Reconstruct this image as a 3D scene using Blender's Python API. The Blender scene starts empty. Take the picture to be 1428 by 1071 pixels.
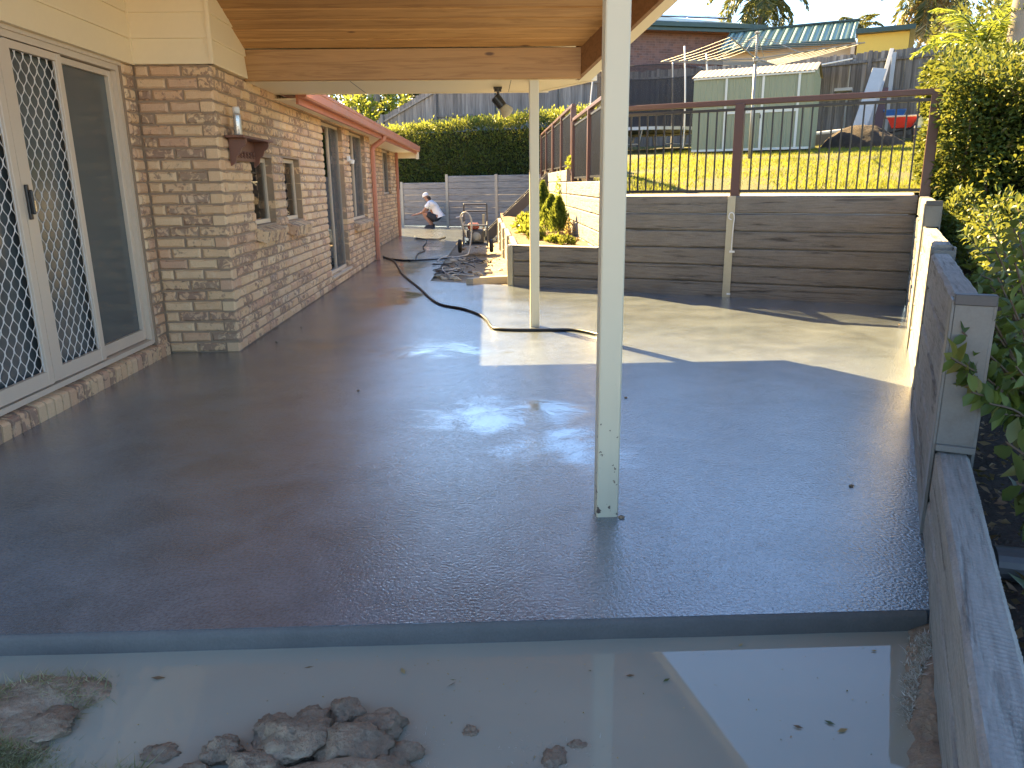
import bpy, bmesh, math, random
import numpy as np
from mathutils import Matrix, Vector, noise as mnoise
random.seed(7); rng = np.random.default_rng(7)
R = math.radians
scene = bpy.context.scene
COL = scene.collection

# ------------------------------------------------------------------ camera
CAM_H = 1.329
def cam_matrix(pitch, yaw, roll):
    fw = Vector((math.sin(yaw)*math.cos(pitch), math.cos(yaw)*math.cos(pitch), -math.sin(pitch)))
    rt = Vector((math.cos(yaw), -math.sin(yaw), 0)); dn = fw.cross(rt)
    rt2 = rt*math.cos(roll) + dn*math.sin(roll); dn2 = -rt*math.sin(roll) + dn*math.cos(roll)
    m = Matrix((rt2, -dn2, -fw)).transposed().to_4x4(); m.translation = (0, 0, CAM_H)
    return m
cd = bpy.data.cameras.new('camera'); cam = bpy.data.objects.new('camera', cd); COL.objects.link(cam)
cam.matrix_world = cam_matrix(R(14.87), R(1.555), R(0.70))
cd.sensor_width = 36; cd.lens = 26.47; cd.clip_start = 0.05; cd.clip_end = 2000
scene.camera = cam

# ------------------------------------------------------------------ light
SUN_AZ, SUN_EL = -33.0, 36.6          # degrees right of +Y, above the horizon
world = bpy.data.worlds.new('World'); scene.world = world; world.use_nodes = True
wn = world.node_tree.nodes; wl = world.node_tree.links; wn.clear()
sky = wn.new('ShaderNodeTexSky'); sky.sky_type = 'NISHITA'; sky.sun_disc = False
sky.sun_elevation = R(SUN_EL); sky.sun_rotation = R(SUN_AZ); sky.air_density = 1.0; sky.dust_density = 0.2; sky.ozone_density = 3.2
bg = wn.new('ShaderNodeBackground'); bg.inputs[1].default_value = 0.057
wo = wn.new('ShaderNodeOutputWorld'); wl.new(sky.outputs[0], bg.inputs[0]); wl.new(bg.outputs[0], wo.inputs[0])
sd = bpy.data.lights.new('sun', 'SUN'); sd.energy = 5.0; sd.angle = R(0.5); sd.color = (1.0, 0.715, 0.33)
sun = bpy.data.objects.new('sun', sd); COL.objects.link(sun)
to_sun = Vector((math.sin(R(SUN_AZ))*math.cos(R(SUN_EL)), math.cos(R(SUN_AZ))*math.cos(R(SUN_EL)), math.sin(R(SUN_EL))))
sun.rotation_euler = to_sun.to_track_quat('Z', 'Y').to_euler(); sun.location = to_sun*60
scene.view_settings.view_transform = 'Standard'; scene.view_settings.look = 'None'
scene.view_settings.exposure = 3.2; scene.view_settings.gamma = 1.0
scene.render.engine = 'CYCLES'
scene.cycles.max_bounces = 10; scene.cycles.diffuse_bounces = 5; scene.cycles.transparent_max_bounces = 24
scene.cycles.caustics_reflective = False; scene.cycles.caustics_refractive = False

# ------------------------------------------------------------------ materials
MATS = {}
class NT:
    def __init__(s, name):
        s.m = bpy.data.materials.new(name); s.m.use_nodes = True; s.t = s.m.node_tree; s.t.nodes.clear()
        s.out = s.n('ShaderNodeOutputMaterial'); MATS[name] = s.m
    def n(s, typ, **kw):
        nd = s.t.nodes.new(typ)
        for k, v in kw.items(): setattr(nd, k, v)
        return nd
    def l(s, a, b): s.t.links.new(a, b)
    def coord(s, which='Object', scale=(1, 1, 1), rand=0.0):
        tc = s.n('ShaderNodeTexCoord'); mp = s.n('ShaderNodeMapping'); mp.inputs['Scale'].default_value = scale
        s.l(tc.outputs[which], mp.inputs[0])
        if rand:
            oi = s.n('ShaderNodeObjectInfo'); mu = s.n('ShaderNodeMath', operation='MULTIPLY'); mu.inputs[1].default_value = rand
            s.l(oi.outputs['Random'], mu.inputs[0]); s.l(mu.outputs[0], mp.inputs['Location'])
        return mp.outputs[0]
    def noise(s, vec, scale, detail=4, rough=0.55, dist=0.0):
        nz = s.n('ShaderNodeTexNoise'); nz.inputs['Scale'].default_value = scale; nz.inputs['Detail'].default_value = detail
        nz.inputs['Roughness'].default_value = rough; nz.inputs['Distortion'].default_value = dist
        s.l(vec, nz.inputs['Vector']); return nz.outputs['Fac']
    def ramp(s, fac, stops, interp='LINEAR'):
        r = s.n('ShaderNodeValToRGB'); e = r.color_ramp; e.interpolation = interp
        while len(e.elements) > 1: e.elements.remove(e.elements[-1])
        e.elements[0].position = stops[0][0]; c = stops[0][1]; e.elements[0].color = (*c, 1) if hasattr(c, '__len__') else (c, c, c, 1)
        for p, c in stops[1:]:
            x = e.elements.new(p); x.color = (*c, 1) if hasattr(c, '__len__') else (c, c, c, 1)
        s.l(fac, r.inputs[0]); return r.outputs[0]
    def mix(s, a, b, fac, mode='MIX'):
        x = s.n('ShaderNodeMix', data_type='RGBA', blend_type=mode)
        for sock, v in ((x.inputs[0], fac), (x.inputs[6], a), (x.inputs[7], b)):
            if hasattr(v, 'is_linked'): s.l(v, sock)
            elif hasattr(v, '__len__'): sock.default_value = (*v, 1)
            else: sock.default_value = v
        return x.outputs[2]
    def math(s, op, a, b=None, clamp=False):
        x = s.n('ShaderNodeMath', operation=op); x.use_clamp = clamp
        for i, v in enumerate((a, b)):
            if v is None: continue
            if hasattr(v, 'is_linked'): s.l(v, x.inputs[i])
            else: x.inputs[i].default_value = v
        return x.outputs[0]
    def rnd(s):
        oi = s.n('ShaderNodeObjectInfo'); g = s.n('ShaderNodeNewGeometry')
        return s.math('FRACT', s.math('ADD', oi.outputs['Random'], g.outputs['Random Per Island']))
    def bump(s, h, strength, dist=0.01, nrm=None):
        b = s.n('ShaderNodeBump'); b.inputs['Strength'].default_value = strength; b.inputs['Distance'].default_value = dist
        s.l(h, b.inputs['Height'])
        if nrm is not None: s.l(nrm, b.inputs['Normal'])
        return b.outputs[0]
    def pbr(s, col, rough=0.6, metal=0.0, bump=None, spec=0.5, **kw):
        p = s.n('ShaderNodeBsdfPrincipled')
        for sock, v in (('Base Color', col), ('Roughness', rough), ('Metallic', metal), ('Specular IOR Level', spec)):
            if hasattr(v, 'is_linked'): s.l(v, p.inputs[sock])
            elif hasattr(v, '__len__'): p.inputs[sock].default_value = (*v, 1)
            else: p.inputs[sock].default_value = v
        if bump is not None: s.l(bump, p.inputs['Normal'])
        for k, v in kw.items(): p.inputs[k.replace('_', ' ')].default_value = v
        s.l(p.outputs[0], s.out.inputs[0]); return p

def simple(name, col, rough=0.55, metal=0.0, var=0.12, scale=6.0, bump=0.15, grime=None, spec=0.5, speck=0.5):
    t = NT(name); v = t.coord(rand=30)
    n1 = t.noise(v, scale, 5); n2 = t.noise(v, scale*14, 3)
    lo = tuple(c*(1-var) for c in col); hi = tuple(min(1, c*(1+var)) for c in col)
    c = t.mix(lo, hi, n1)
    c = t.mix(c, t.ramp(n2, ((.3, .78), (.7, 1.0))), speck, 'MULTIPLY')
    if grime:
        g = t.ramp(t.noise(v, scale*.7, 8, .7), ((.52, 0), (.72, 1)))
        c = t.mix(c, grime, t.math('MULTIPLY', g, .7))
    r = t.ramp(n1, ((.2, max(.02, rough-.1)), (.8, min(1, rough+.1))))
    t.pbr(c, r, metal, t.bump(n2, bump, .004) if bump else None, spec); return t.m

def make_materials():
    # weathered face brick: tan with pinkish and smoked ones
    t = NT('brick'); v = t.coord(rand=50); r = t.rnd()
    base = t.ramp(r, ((0, (.72, .51, .30)), (.25, (.67, .45, .265)), (.45, (.76, .56, .345)), (.62, (.63, .40, .245)), (.78, (.72, .51, .31)), (.9, (.57, .36, .235)), (1, (.76, .575, .38))))
    blot = t.noise(v, 22, 4, .55, .8); r2 = t.math('FRACT', t.math('MULTIPLY', r, 7.31))
    lim = t.math('SUBTRACT', blot, t.math('MULTIPLY', r2, .38))
    dark = t.ramp(lim, ((.38, 0), (.46, 1)))
    c = t.mix(base, (.21, .135, .11), t.math('MULTIPLY', dark, .7))
    pale = t.ramp(t.noise(v, 21, 4), ((.55, 0), (.75, 1)))
    c = t.mix(c, (.74, .60, .42), t.math('MULTIPLY', pale, .45))
    fine = t.noise(v, 160, 3)
    c = t.mix(c, t.ramp(fine, ((.3, .72), (.65, 1.0))), .6, 'MULTIPLY')
    h = t.math('ADD', t.math('MULTIPLY', blot, 1.0), t.math('MULTIPLY', fine, .5))
    t.pbr(c, .85, bump=t.bump(h, .55, .006), spec=.25)
    simple('mortar', (.32, .235, .16), .95, var=.2, scale=20, bump=.5)
    # far dark brick wall of the neighbour
    t = NT('neighbour_brick'); v = t.coord('Object')
    b = t.n('ShaderNodeTexBrick'); b.inputs['Scale'].default_value = 1.0; b.inputs['Brick Width'].default_value = .24; b.inputs['Row Height'].default_value = .086
    b.inputs['Mortar Size'].default_value = .008; b.inputs['Color1'].default_value = (.17, .085, .06, 1); b.inputs['Color2'].default_value = (.075, .05, .05, 1); b.inputs['Mortar'].default_value = (.16, .12, .11, 1)
    mp = t.n('ShaderNodeMapping'); mp.inputs['Rotation'].default_value = (R(90), 0, 0); t.l(v, mp.inputs[0]); t.l(mp.outputs[0], b.inputs[0])
    c = t.mix(b.outputs[0], (.17, .11, .10), t.ramp(t.noise(v, 5, 4), ((.35, 0), (.65, .8))))
    t.pbr(c, .9)
    # timber-look concrete sleepers
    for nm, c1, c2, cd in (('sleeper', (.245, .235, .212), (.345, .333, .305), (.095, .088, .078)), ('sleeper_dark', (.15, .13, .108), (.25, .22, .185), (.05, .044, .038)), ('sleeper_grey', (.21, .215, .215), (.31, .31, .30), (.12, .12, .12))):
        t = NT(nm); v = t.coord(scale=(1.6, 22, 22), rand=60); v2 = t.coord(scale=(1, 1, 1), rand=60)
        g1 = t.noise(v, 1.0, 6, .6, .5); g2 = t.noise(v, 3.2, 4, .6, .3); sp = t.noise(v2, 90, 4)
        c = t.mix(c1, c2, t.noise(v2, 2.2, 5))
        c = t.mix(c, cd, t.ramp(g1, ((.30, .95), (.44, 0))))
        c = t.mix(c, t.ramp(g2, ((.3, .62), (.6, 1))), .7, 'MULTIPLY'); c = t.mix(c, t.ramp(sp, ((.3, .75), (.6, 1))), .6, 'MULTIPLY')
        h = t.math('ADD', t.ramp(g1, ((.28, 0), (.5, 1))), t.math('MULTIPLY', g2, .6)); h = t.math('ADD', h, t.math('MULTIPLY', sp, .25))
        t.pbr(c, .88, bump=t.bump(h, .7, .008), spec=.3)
    # wet concrete slab
    t = NT('wet_concrete'); v = t.coord()
    big = t.noise(v, .7, 5, .6, .3); mid = t.noise(v, 2.6, 6, .65, .4); fine = t.noise(v, 240, 2); grit = t.noise(v, 84, 2)
    streak = t.noise(t.coord(scale=(.6, 1.6, 1)), 1.2, 2, .5)
    c = t.ramp(big, ((.3, (.126, .152, .176)), (.5, (.168, .194, .216)), (.72, (.212, .238, .258))))
    c = t.mix(c, t.ramp(mid, ((.34, .60), (.60, 1.0))), .85, 'MULTIPLY'); c = t.mix(c, t.ramp(grit, ((.30, .58), (.6, 1.0))), .7, 'MULTIPLY')
    wet = t.math('ADD', t.math('MULTIPLY', streak, .55), t.math('MULTIPLY', big, .45))
    pud = None
    sp = t.n('ShaderNodeSeparateXYZ'); t.l(v, sp.inputs[0])
    for (px, py, rx, ry) in ((.42, 3.75, .42, .42), (.1, 4.3, .6, .4), (-1.2, 9.4, .5, 1.0), (-1.5, 13.0, .5, 1.6), (-1.3, 16.6, .6, 1.4), (-.4, 6.2, .6, .4)):
        dx = t.math('DIVIDE', t.math('SUBTRACT', sp.outputs[0], px), rx); dy = t.math('DIVIDE', t.math('SUBTRACT', sp.outputs[1], py), ry)
        d = t.math('SUBTRACT', 1.0, t.math('ADD', t.math('MULTIPLY', dx, dx), t.math('MULTIPLY', dy, dy)))
        pud = d if pud is None else t.math('MAXIMUM', pud, d)
    pudm = t.ramp(t.math('ADD', t.math('MULTIPLY', pud, .5), t.math('MULTIPLY', t.math('SUBTRACT', mid, .5), 2.2)), ((-.05, 0), (.55, 1)))
    rough = t.ramp(wet, ((.36, .27), (.5, .20), (.62, .13)))
    rough = t.mix(rough, (.06, .06, .06), t.math('MULTIPLY', pudm, .6))
    c = t.mix(c, (.55, .52, .48), t.math('MULTIPLY', pudm, .35), 'MULTIPLY')
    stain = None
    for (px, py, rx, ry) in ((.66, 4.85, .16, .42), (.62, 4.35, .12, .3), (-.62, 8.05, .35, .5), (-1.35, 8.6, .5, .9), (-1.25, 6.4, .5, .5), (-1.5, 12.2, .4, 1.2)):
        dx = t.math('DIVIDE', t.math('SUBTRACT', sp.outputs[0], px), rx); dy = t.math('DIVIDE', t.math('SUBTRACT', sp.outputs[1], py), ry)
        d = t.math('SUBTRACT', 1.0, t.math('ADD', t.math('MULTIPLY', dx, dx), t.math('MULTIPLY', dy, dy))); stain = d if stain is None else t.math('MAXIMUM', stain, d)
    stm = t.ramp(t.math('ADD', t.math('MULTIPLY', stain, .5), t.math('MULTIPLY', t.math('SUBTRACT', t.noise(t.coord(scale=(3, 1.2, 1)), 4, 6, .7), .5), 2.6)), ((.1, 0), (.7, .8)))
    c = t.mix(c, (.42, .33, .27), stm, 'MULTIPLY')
    h = t.math('ADD', t.math('MULTIPLY', fine, .14), grit)
    h = t.math('MULTIPLY', h, t.math('SUBTRACT', 1.0, t.math('MULTIPLY', pudm, .93)))
    nb_ = t.bump(h, .5, .006); p = t.pbr(c, rough, bump=nb_, spec=.6); p.inputs['Coat Weight'].default_value = 1.0; p.inputs['Coat IOR'].default_value = 1.45; t.l(t.math('MULTIPLY', rough, .8), p.inputs['Coat Roughness']); t.l(nb_, p.inputs['Coat Normal'])
    # dry edge of slab
    # muddy water
    t = NT('muddy_water'); v = t.coord()
    c = t.mix((.28, .275, .215), (.36, .345, .27), t.noise(v, 1.6, 4, .5, .5))
    rip = t.noise(v, 9, 3)
    t.pbr(c, .025, bump=t.bump(rip, .004, .01), spec=.5)
    t = NT('mud'); v = t.coord()
    n1 = t.noise(v, 5, 7, .65, .4); n2 = t.noise(v, 40, 5, .6)
    c = t.ramp(n1, ((.3, (.16, .105, .062)), (.5, (.31, .225, .145)), (.7, (.46, .36, .25))))
    c = t.mix(c, t.ramp(n2, ((.3, .55), (.65, 1))), .7, 'MULTIPLY')
    t.pbr(c, t.ramp(n2, ((.3, .35), (.6, .85))), bump=t.bump(t.math('ADD', n1, n2), .9, .02))
    t = NT('dark_soil'); v = t.coord()
    n1 = t.noise(v, 6, 7, .7); n2 = t.noise(v, 60, 4)
    c = t.ramp(n1, ((.3, (.028, .021, .016)), (.55, (.06, .043, .031)), (.75, (.11, .08, .055))))
    t.pbr(t.mix(c, t.ramp(n2, ((.3, .5), (.7, 1))), .7, 'MULTIPLY'), .95, bump=t.bump(n2, 1, .03))
    t = NT('garden_soil'); v = t.coord()
    n1 = t.noise(v, 3, 7, .7); n2 = t.noise(v, 45, 4)
    c = t.ramp(n1, ((.3, (.16, .085, .05)), (.55, (.28, .175, .10)), (.75, (.37, .26, .16))))
    t.pbr(t.mix(c, t.ramp(n2, ((.3, .5), (.7, 1))), .7, 'MULTIPLY'), .95, bump=t.bump(n2, 1, .04))
    t = NT('rubble_ground'); v = t.coord()
    n1 = t.noise(v, 2.2, 7, .7); n2 = t.noise(v, 30, 5)
    c = t.ramp(n1, ((.3, (.20, .165, .12)), (.5, (.36, .29, .205)), (.75, (.50, .41, .29))))
    t.pbr(t.mix(c, t.ramp(n2, ((.3, .45), (.7, 1))), .8, 'MULTIPLY'), .9, bump=t.bump(n2, 1, .04))
    t = NT('lawn'); v = t.coord()
    n1 = t.noise(v, .9, 5, .6); n2 = t.noise(v, 26, 5, .7)
    c = t.ramp(n1, ((.25, (.20, .14, .065)), (.42, (.13, .12, .03)), (.7, (.09, .11, .02))))
    t.pbr(t.mix(c, t.ramp(n2, ((.3, .5), (.65, 1))), .7, 'MULTIPLY'), .9, bump=t.bump(n2, 1, .05))
    simple('slab_edge_concrete', (.125, .122, .115), .75, var=.25, scale=9, bump=.5, spec=.3)
    simple('earth', (.36, .31, .24), .95, var=.3, scale=1, bump=.4)
    # timbers
    for nm, a, b, d in (('pine', (.50, .265, .095), (.57, .33, .13), (.28, .13, .04)), ('brown_timber', (.24, .115, .05), (.30, .155, .07), (.15, .07, .03))):
        t = NT(nm); v = t.coord(scale=(.7, 14, 14), rand=40); v2 = t.coord(scale=(1, 1, 1), rand=40)
        g = t.noise(v, 1.6, 5, .6, 1.2); g2 = t.noise(v, 8, 3)
        c = t.mix(a, b, t.noise(v2, 1.3, 3)); c = t.mix(c, d, t.ramp(g, ((.48, 0), (.60, .55), (.66, .1))))
        c = t.mix(c, t.ramp(g2, ((.3, .8), (.7, 1))), .6, 'MULTIPLY')
        vo = t.n('ShaderNodeTexVoronoi'); vo.inputs['Scale'].default_value = 1.0; t.l(t.coord(scale=(1.9, 5.2, 5.2), rand=70), vo.inputs['Vector'])
        c = t.mix(c, (.10, .04, .018), t.ramp(vo.outputs['Distance'], ((.05, .9), (.10, 0))))
        oi = t.n('ShaderNodeObjectInfo'); c = t.mix(c, t.ramp(oi.outputs['Random'], ((0, (.74, .72, .68)), (1, (1.0, 1.0, 1.0)))), 1.0, 'MULTIPLY')
        t.pbr(c, .5, bump=t.bump(g2, .15, .003))
    t = NT('weathered_timber'); v = t.coord(scale=(30, 30, 1.4), rand=60); r = t.rnd()
    g = t.noise(v, 1.0, 5, .6, .3)
    c = t.ramp(r, ((0, (.14, .13, .12)), (.35, (.25, .23, .21)), (.7, (.19, .175, .16)), (1, (.34, .315, .285))))
    c = t.mix(c, t.ramp(g, ((.3, .35), (.6, 1))), .85, 'MULTIPLY')
    c = t.mix(c, (.045, .04, .04), t.ramp(t.noise(t.coord(scale=(5, 5, .8)), 1.0, 4), ((.55, 0), (.75, .8))))
    t.pbr(c, .9, bump=t.bump(g, .6, .01))
    simple('cream_paint', (.78, .66, .44), .45, speck=.08, var=.05, scale=2, bump=.05)
    simple('cream_soffit', (.84, .74, .54), .5, speck=.08, var=.04, scale=2, bump=.03)
    # post: pale paint, chipped
    t = NT('post_paint'); v = t.coord(); n1 = t.noise(v, 3, 4)
    c = t.mix((.50, .46, .33), (.56, .52, .38), n1)
    sp = t.n('ShaderNodeSeparateXYZ'); t.l(v, sp.inputs[0])
    low = t.ramp(sp.outputs[2], ((0.0, .16), (.5, .045), (.8, 0)))
    chip = t.math('GREATER_THAN', t.math('ADD', t.noise(v, 34, 3, .5), low), .775)
    c = t.mix(c, (.09, .065, .05), chip)
    c = t.mix(c, (.42, .38, .28), t.ramp(t.noise(t.coord(scale=(9, 9, .7)), 1.5, 4), ((.55, 0), (.8, .35))))
    t.pbr(c, .42, bump=t.bump(chip, -.4, .002))
    simple('post_cream', (.64, .58, .42), .45, speck=.08, var=.05, scale=2, bump=.05)
    simple('salmon_paint', (.46, .165, .09), .45, var=.08, scale=2, bump=.05, grime=(.40, .22, .16))
    simple('salmon_gutter', (.48, .20, .125), .5, var=.1, scale=2, bump=.05, grime=(.42, .28, .22))
    simple('aluminium_cream', (.60, .50, .385), .38, speck=.08, var=.04, scale=3, bump=.02)
    simple('screen_wire', (.66, .62, .56), .4, var=.04, scale=3, bump=0)
    simple('black_plastic', (.02, .02, .022), .4, bump=.02)
    simple('black_metal', (.018, .018, .02), .38, bump=.02)
    simple('brown_metal', (.085, .036, .030), .4, bump=.03, var=.08)
    simple('galvanised', (.27, .27, .25), .45, .35, var=.12, scale=9, bump=.05, grime=(.33, .31, .25))
    simple('galvanised_warm', (.44, .39, .27), .5, .15, var=.12, scale=9, bump=.05, grime=(.38, .33, .22))
    simple('post_zinc', (.16, .16, .15), .5, .2, var=.2, scale=7, bump=.05, grime=(.11, .10, .085))
    simple('steel_dark', (.075, .075, .078), .5, .3, bump=.05)
    simple('white_plastic', (.72, .72, .70), .4, bump=.02)
    simple('chrome', (.55, .55, .55), .25, .9, bump=.02)
    simple('rubber', (.02, .02, .02), .7, bump=.1)
    simple('engine_red', (.24, .05, .035), .45, bump=.05)
    simple('hose_grey', (.45, .42, .36), .5, bump=.02)
    simple('hose_black', (.012, .013, .016), .35, bump=.02)
    simple('shelf_wood', (.17, .075, .05), .5, var=.25, scale=5, bump=.1)
    simple('dark_room', (.10, .09, .075), .9, bump=0)
    simple('curtain', (.34, .31, .25), .9, bump=.1)
    simple('shed_green', (.23, .255, .16), .5, speck=.08, var=.06, scale=2, bump=.03)
    simple('shed_trim', (.60, .62, .55), .45, var=.05, bump=.02)
    simple('shed_roof', (.36, .31, .24), .5, var=.12, bump=.03)
    simple('roof_green', (.010, .042, .036), .4, var=.1, bump=.02)
    simple('roof_pale_green', (.26, .36, .27), .38, var=.08, bump=.02)
    simple('roof_tile', (.34, .14, .09), .8, var=.2, bump=.2)
    simple('neighbour_cream', (.62, .47, .31), .7, var=.05, bump=.03)
    simple('neighbour_yellow', (.74, .50, .095), .7, var=.05, bump=.03)
    simple('solar', (.012, .014, .02), .2, bump=0)
    simple('grey_sheet', (.24, .22, .19), .6, var=.15, bump=.05)
    simple('board_grey', (.42, .43, .43), .7, var=.15, bump=.1)
    simple('board_brown', (.11, .055, .045), .7, var=.15, bump=.1)
    simple('red_plastic', (.46, .022, .03), .4, bump=.02)
    simple('tray_pale', (.62, .48, .40), .6, bump=.05)
    simple('blue_plastic', (.02, .13, .42), .4, bump=.02)
    simple('machine_cream', (.58, .55, .34), .5, bump=.05)
    simple('skin', (.36, .19, .125), .5, var=.06, scale=8, bump=.02)
    simple('white_cotton', (.78, .79, .80), .85, var=.05, scale=12, bump=.2)
    simple('dark_cloth', (.03, .034, .045), .9, bump=.2)
    simple('hair', (.018, .012, .010), .6, bump=.3)
    simple('bark', (.20, .155, .115), .9, var=.3, scale=9, bump=.6)
    simple('palm_trunk', (.24, .205, .165), .9, var=.25, scale=7, bump=.5)
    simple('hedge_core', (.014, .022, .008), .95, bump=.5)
    simple('twig', (.10, .07, .045), .9, bump=.3)
    simple('stone', (.40, .35, .26), .85, var=.2, scale=8, bump=.4)
    simple('trampoline_pad', (.42, .45, .48), .6, bump=.05)
    simple('can_metal', (.55, .57, .58), .3, .6, var=.2, scale=30, bump=.02)
    simple('straw', (.46, .40, .28), .9, var=.25, bump=.1)
    # cladding board
    # glass
    t = NT('glass'); fr = t.n('ShaderNodeFresnel'); fr.inputs[0].default_value = 1.5
    tr = t.n('ShaderNodeBsdfTransparent'); tr.inputs[0].default_value = (.62, .64, .62, 1); gl = t.n('ShaderNodeBsdfGlossy'); gl.inputs['Roughness'].default_value = .02
    mx = t.n('ShaderNodeMixShader'); t.l(t.math('ADD', t.math('MULTIPLY', fr.outputs[0], 1.3, True), .05), mx.inputs[0]); t.l(tr.outputs[0], mx.inputs[1]); t.l(gl.outputs[0], mx.inputs[2]); t.l(mx.outputs[0], t.out.inputs[0])
    t = NT('tinted_glass'); p_ = t.pbr(t.mix((.075, .088, .092), (.12, .135, .13), t.noise(t.coord(scale=(1, 1, .4)), 1.2, 3)), .14, spec=.5)
    t = NT('net'); tr = t.n('ShaderNodeBsdfTransparent'); df = t.n('ShaderNodeBsdfDiffuse'); df.inputs[0].default_value = (.035, .035, .04, 1)
    mx = t.n('ShaderNodeMixShader'); mx.inputs[0].default_value = .62; t.l(tr.outputs[0], mx.inputs[1]); t.l(df.outputs[0], mx.inputs[2]); t.l(mx.outputs[0], t.out.inputs[0])
    t = NT('fly_screen'); tr = t.n('ShaderNodeBsdfTransparent'); df = t.n('ShaderNodeBsdfDiffuse'); df.inputs[0].default_value = (.16, .16, .15, 1)
    mx = t.n('ShaderNodeMixShader'); mx.inputs[0].default_value = .45; t.l(tr.outputs[0], mx.inputs[1]); t.l(df.outputs[0], mx.inputs[2]); t.l(mx.outputs[0], t.out.inputs[0])
    # leaves
    def leaf(name, stops, trans=.45, rough=.42, spec=.3, glow=.22):
        t = NT(name); g = t.n('ShaderNodeNewGeometry'); c = t.ramp(g.outputs['Random Per Island'], stops)
        p = t.n('ShaderNodeBsdfPrincipled'); t.l(c, p.inputs['Base Color']); p.inputs['Roughness'].default_value = rough; p.inputs['Specular IOR Level'].default_value = spec
        tl = t.n('ShaderNodeBsdfTranslucent'); t.l(t.mix(c, (1.0, 1.0, .15), glow), tl.inputs[0])
        mx = t.n('ShaderNodeMixShader'); mx.inputs[0].default_value = trans; t.l(p.outputs[0], mx.inputs[1]); t.l(tl.outputs[0], mx.inputs[2]); t.l(mx.outputs[0], t.out.inputs[0])
    leaf('leaf_hedge', ((0, (.035, .062, .016)), (.5, (.065, .10, .02)), (.85, (.10, .135, .024)), (1, (.16, .13, .04))), .27, .48, .22, .2)
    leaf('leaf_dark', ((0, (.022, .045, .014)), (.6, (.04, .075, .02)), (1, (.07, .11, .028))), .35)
    leaf('leaf_lime', ((0, (.10, .15, .02)), (.6, (.17, .21, .03)), (1, (.22, .24, .035))), .4)
    leaf('leaf_mid', ((0, (.025, .045, .015)), (.6, (.05, .075, .02)), (1, (.10, .11, .04))), .22)
    leaf('leaf_conifer', ((0, (.03, .075, .012)), (1, (.07, .13, .02))), .4, .6)
    leaf('leaf_palm', ((0, (.035, .055, .02)), (.6, (.075, .09, .03)), (1, (.15, .14, .06))), .25)
    leaf('leaf_palm_bright', ((0, (.09, .15, .012)), (1, (.16, .21, .02))), .4)
    leaf('leaf_straw', ((0, (.30, .20, .09)), (1, (.48, .36, .18))), .3, .8)
    leaf('leaf_dead', ((0, (.07, .04, .022)), (.5, (.15, .09, .05)), (1, (.24, .17, .10))), .15, .7)
    leaf('fibre', ((0, (.30, .27, .22)), (.6, (.48, .45, .39)), (1, (.62, .60, .55))), .2, .8)
    leaf('grass_blade', ((0, (.115, .15, .012)), (.6, (.165, .19, .016)), (1, (.24, .215, .045))), .4, .7, .15)
    leaf('grass_dull', ((0, (.13, .15, .06)), (.5, (.25, .25, .13)), (1, (.44, .40, .27))), .35, .7)
make_materials()

# ------------------------------------------------------------------ helpers
ORG = {}
def tag(o, label=None, cat=None, group=None, kind=None):
    if label: o['label'] = label
    if cat: o['category'] = cat
    if group: o['group'] = group
    if kind: o['kind'] = kind
    return o
def thing(name, loc, label, cat, group=None):
    o = bpy.data.objects.new(name, None); o.empty_display_size = .2; COL.objects.link(o); o.location = loc
    ORG[o.name] = Vector(loc); return tag(o, label, cat, group)
def org(o): return ORG.get(o.name, Vector((0, 0, 0))) if o is not None else Vector((0, 0, 0))
def link(name, me, mat, parent=None, loc=None, rotz=0.0, smooth=False, scale=None):
    """loc is a world position; without one the mesh itself is in world space"""
    o = bpy.data.objects.new(name, me); COL.objects.link(o)
    if mat is not None and len(me.materials) == 0: me.materials.append(MATS[mat])
    po = org(parent)
    if parent is not None: o.parent = parent
    o.location = (Vector(loc) if loc is not None else Vector((0, 0, 0))) - po
    if rotz: o.rotation_euler = (0, 0, rotz)
    if scale: o.scale = scale
    ORG[o.name] = Vector(loc) if loc is not None else Vector((0, 0, 0))
    if smooth: me.shade_smooth()
    return o

AY = R(27.84); CA, SA = math.cos(AY), math.sin(AY); CX, CY = 4.48, 7.96
YM = Matrix(((CA, SA, 0, CX), (-SA, CA, 0, CY), (0, 0, 1, 0), (0, 0, 0, 1)))     # yard frame (s, n, z) -> world
def yd(s, n, z=0): return YM @ Vector((s, n, z))
def lawn_z(n): return 1.185 + .08*n

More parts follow.
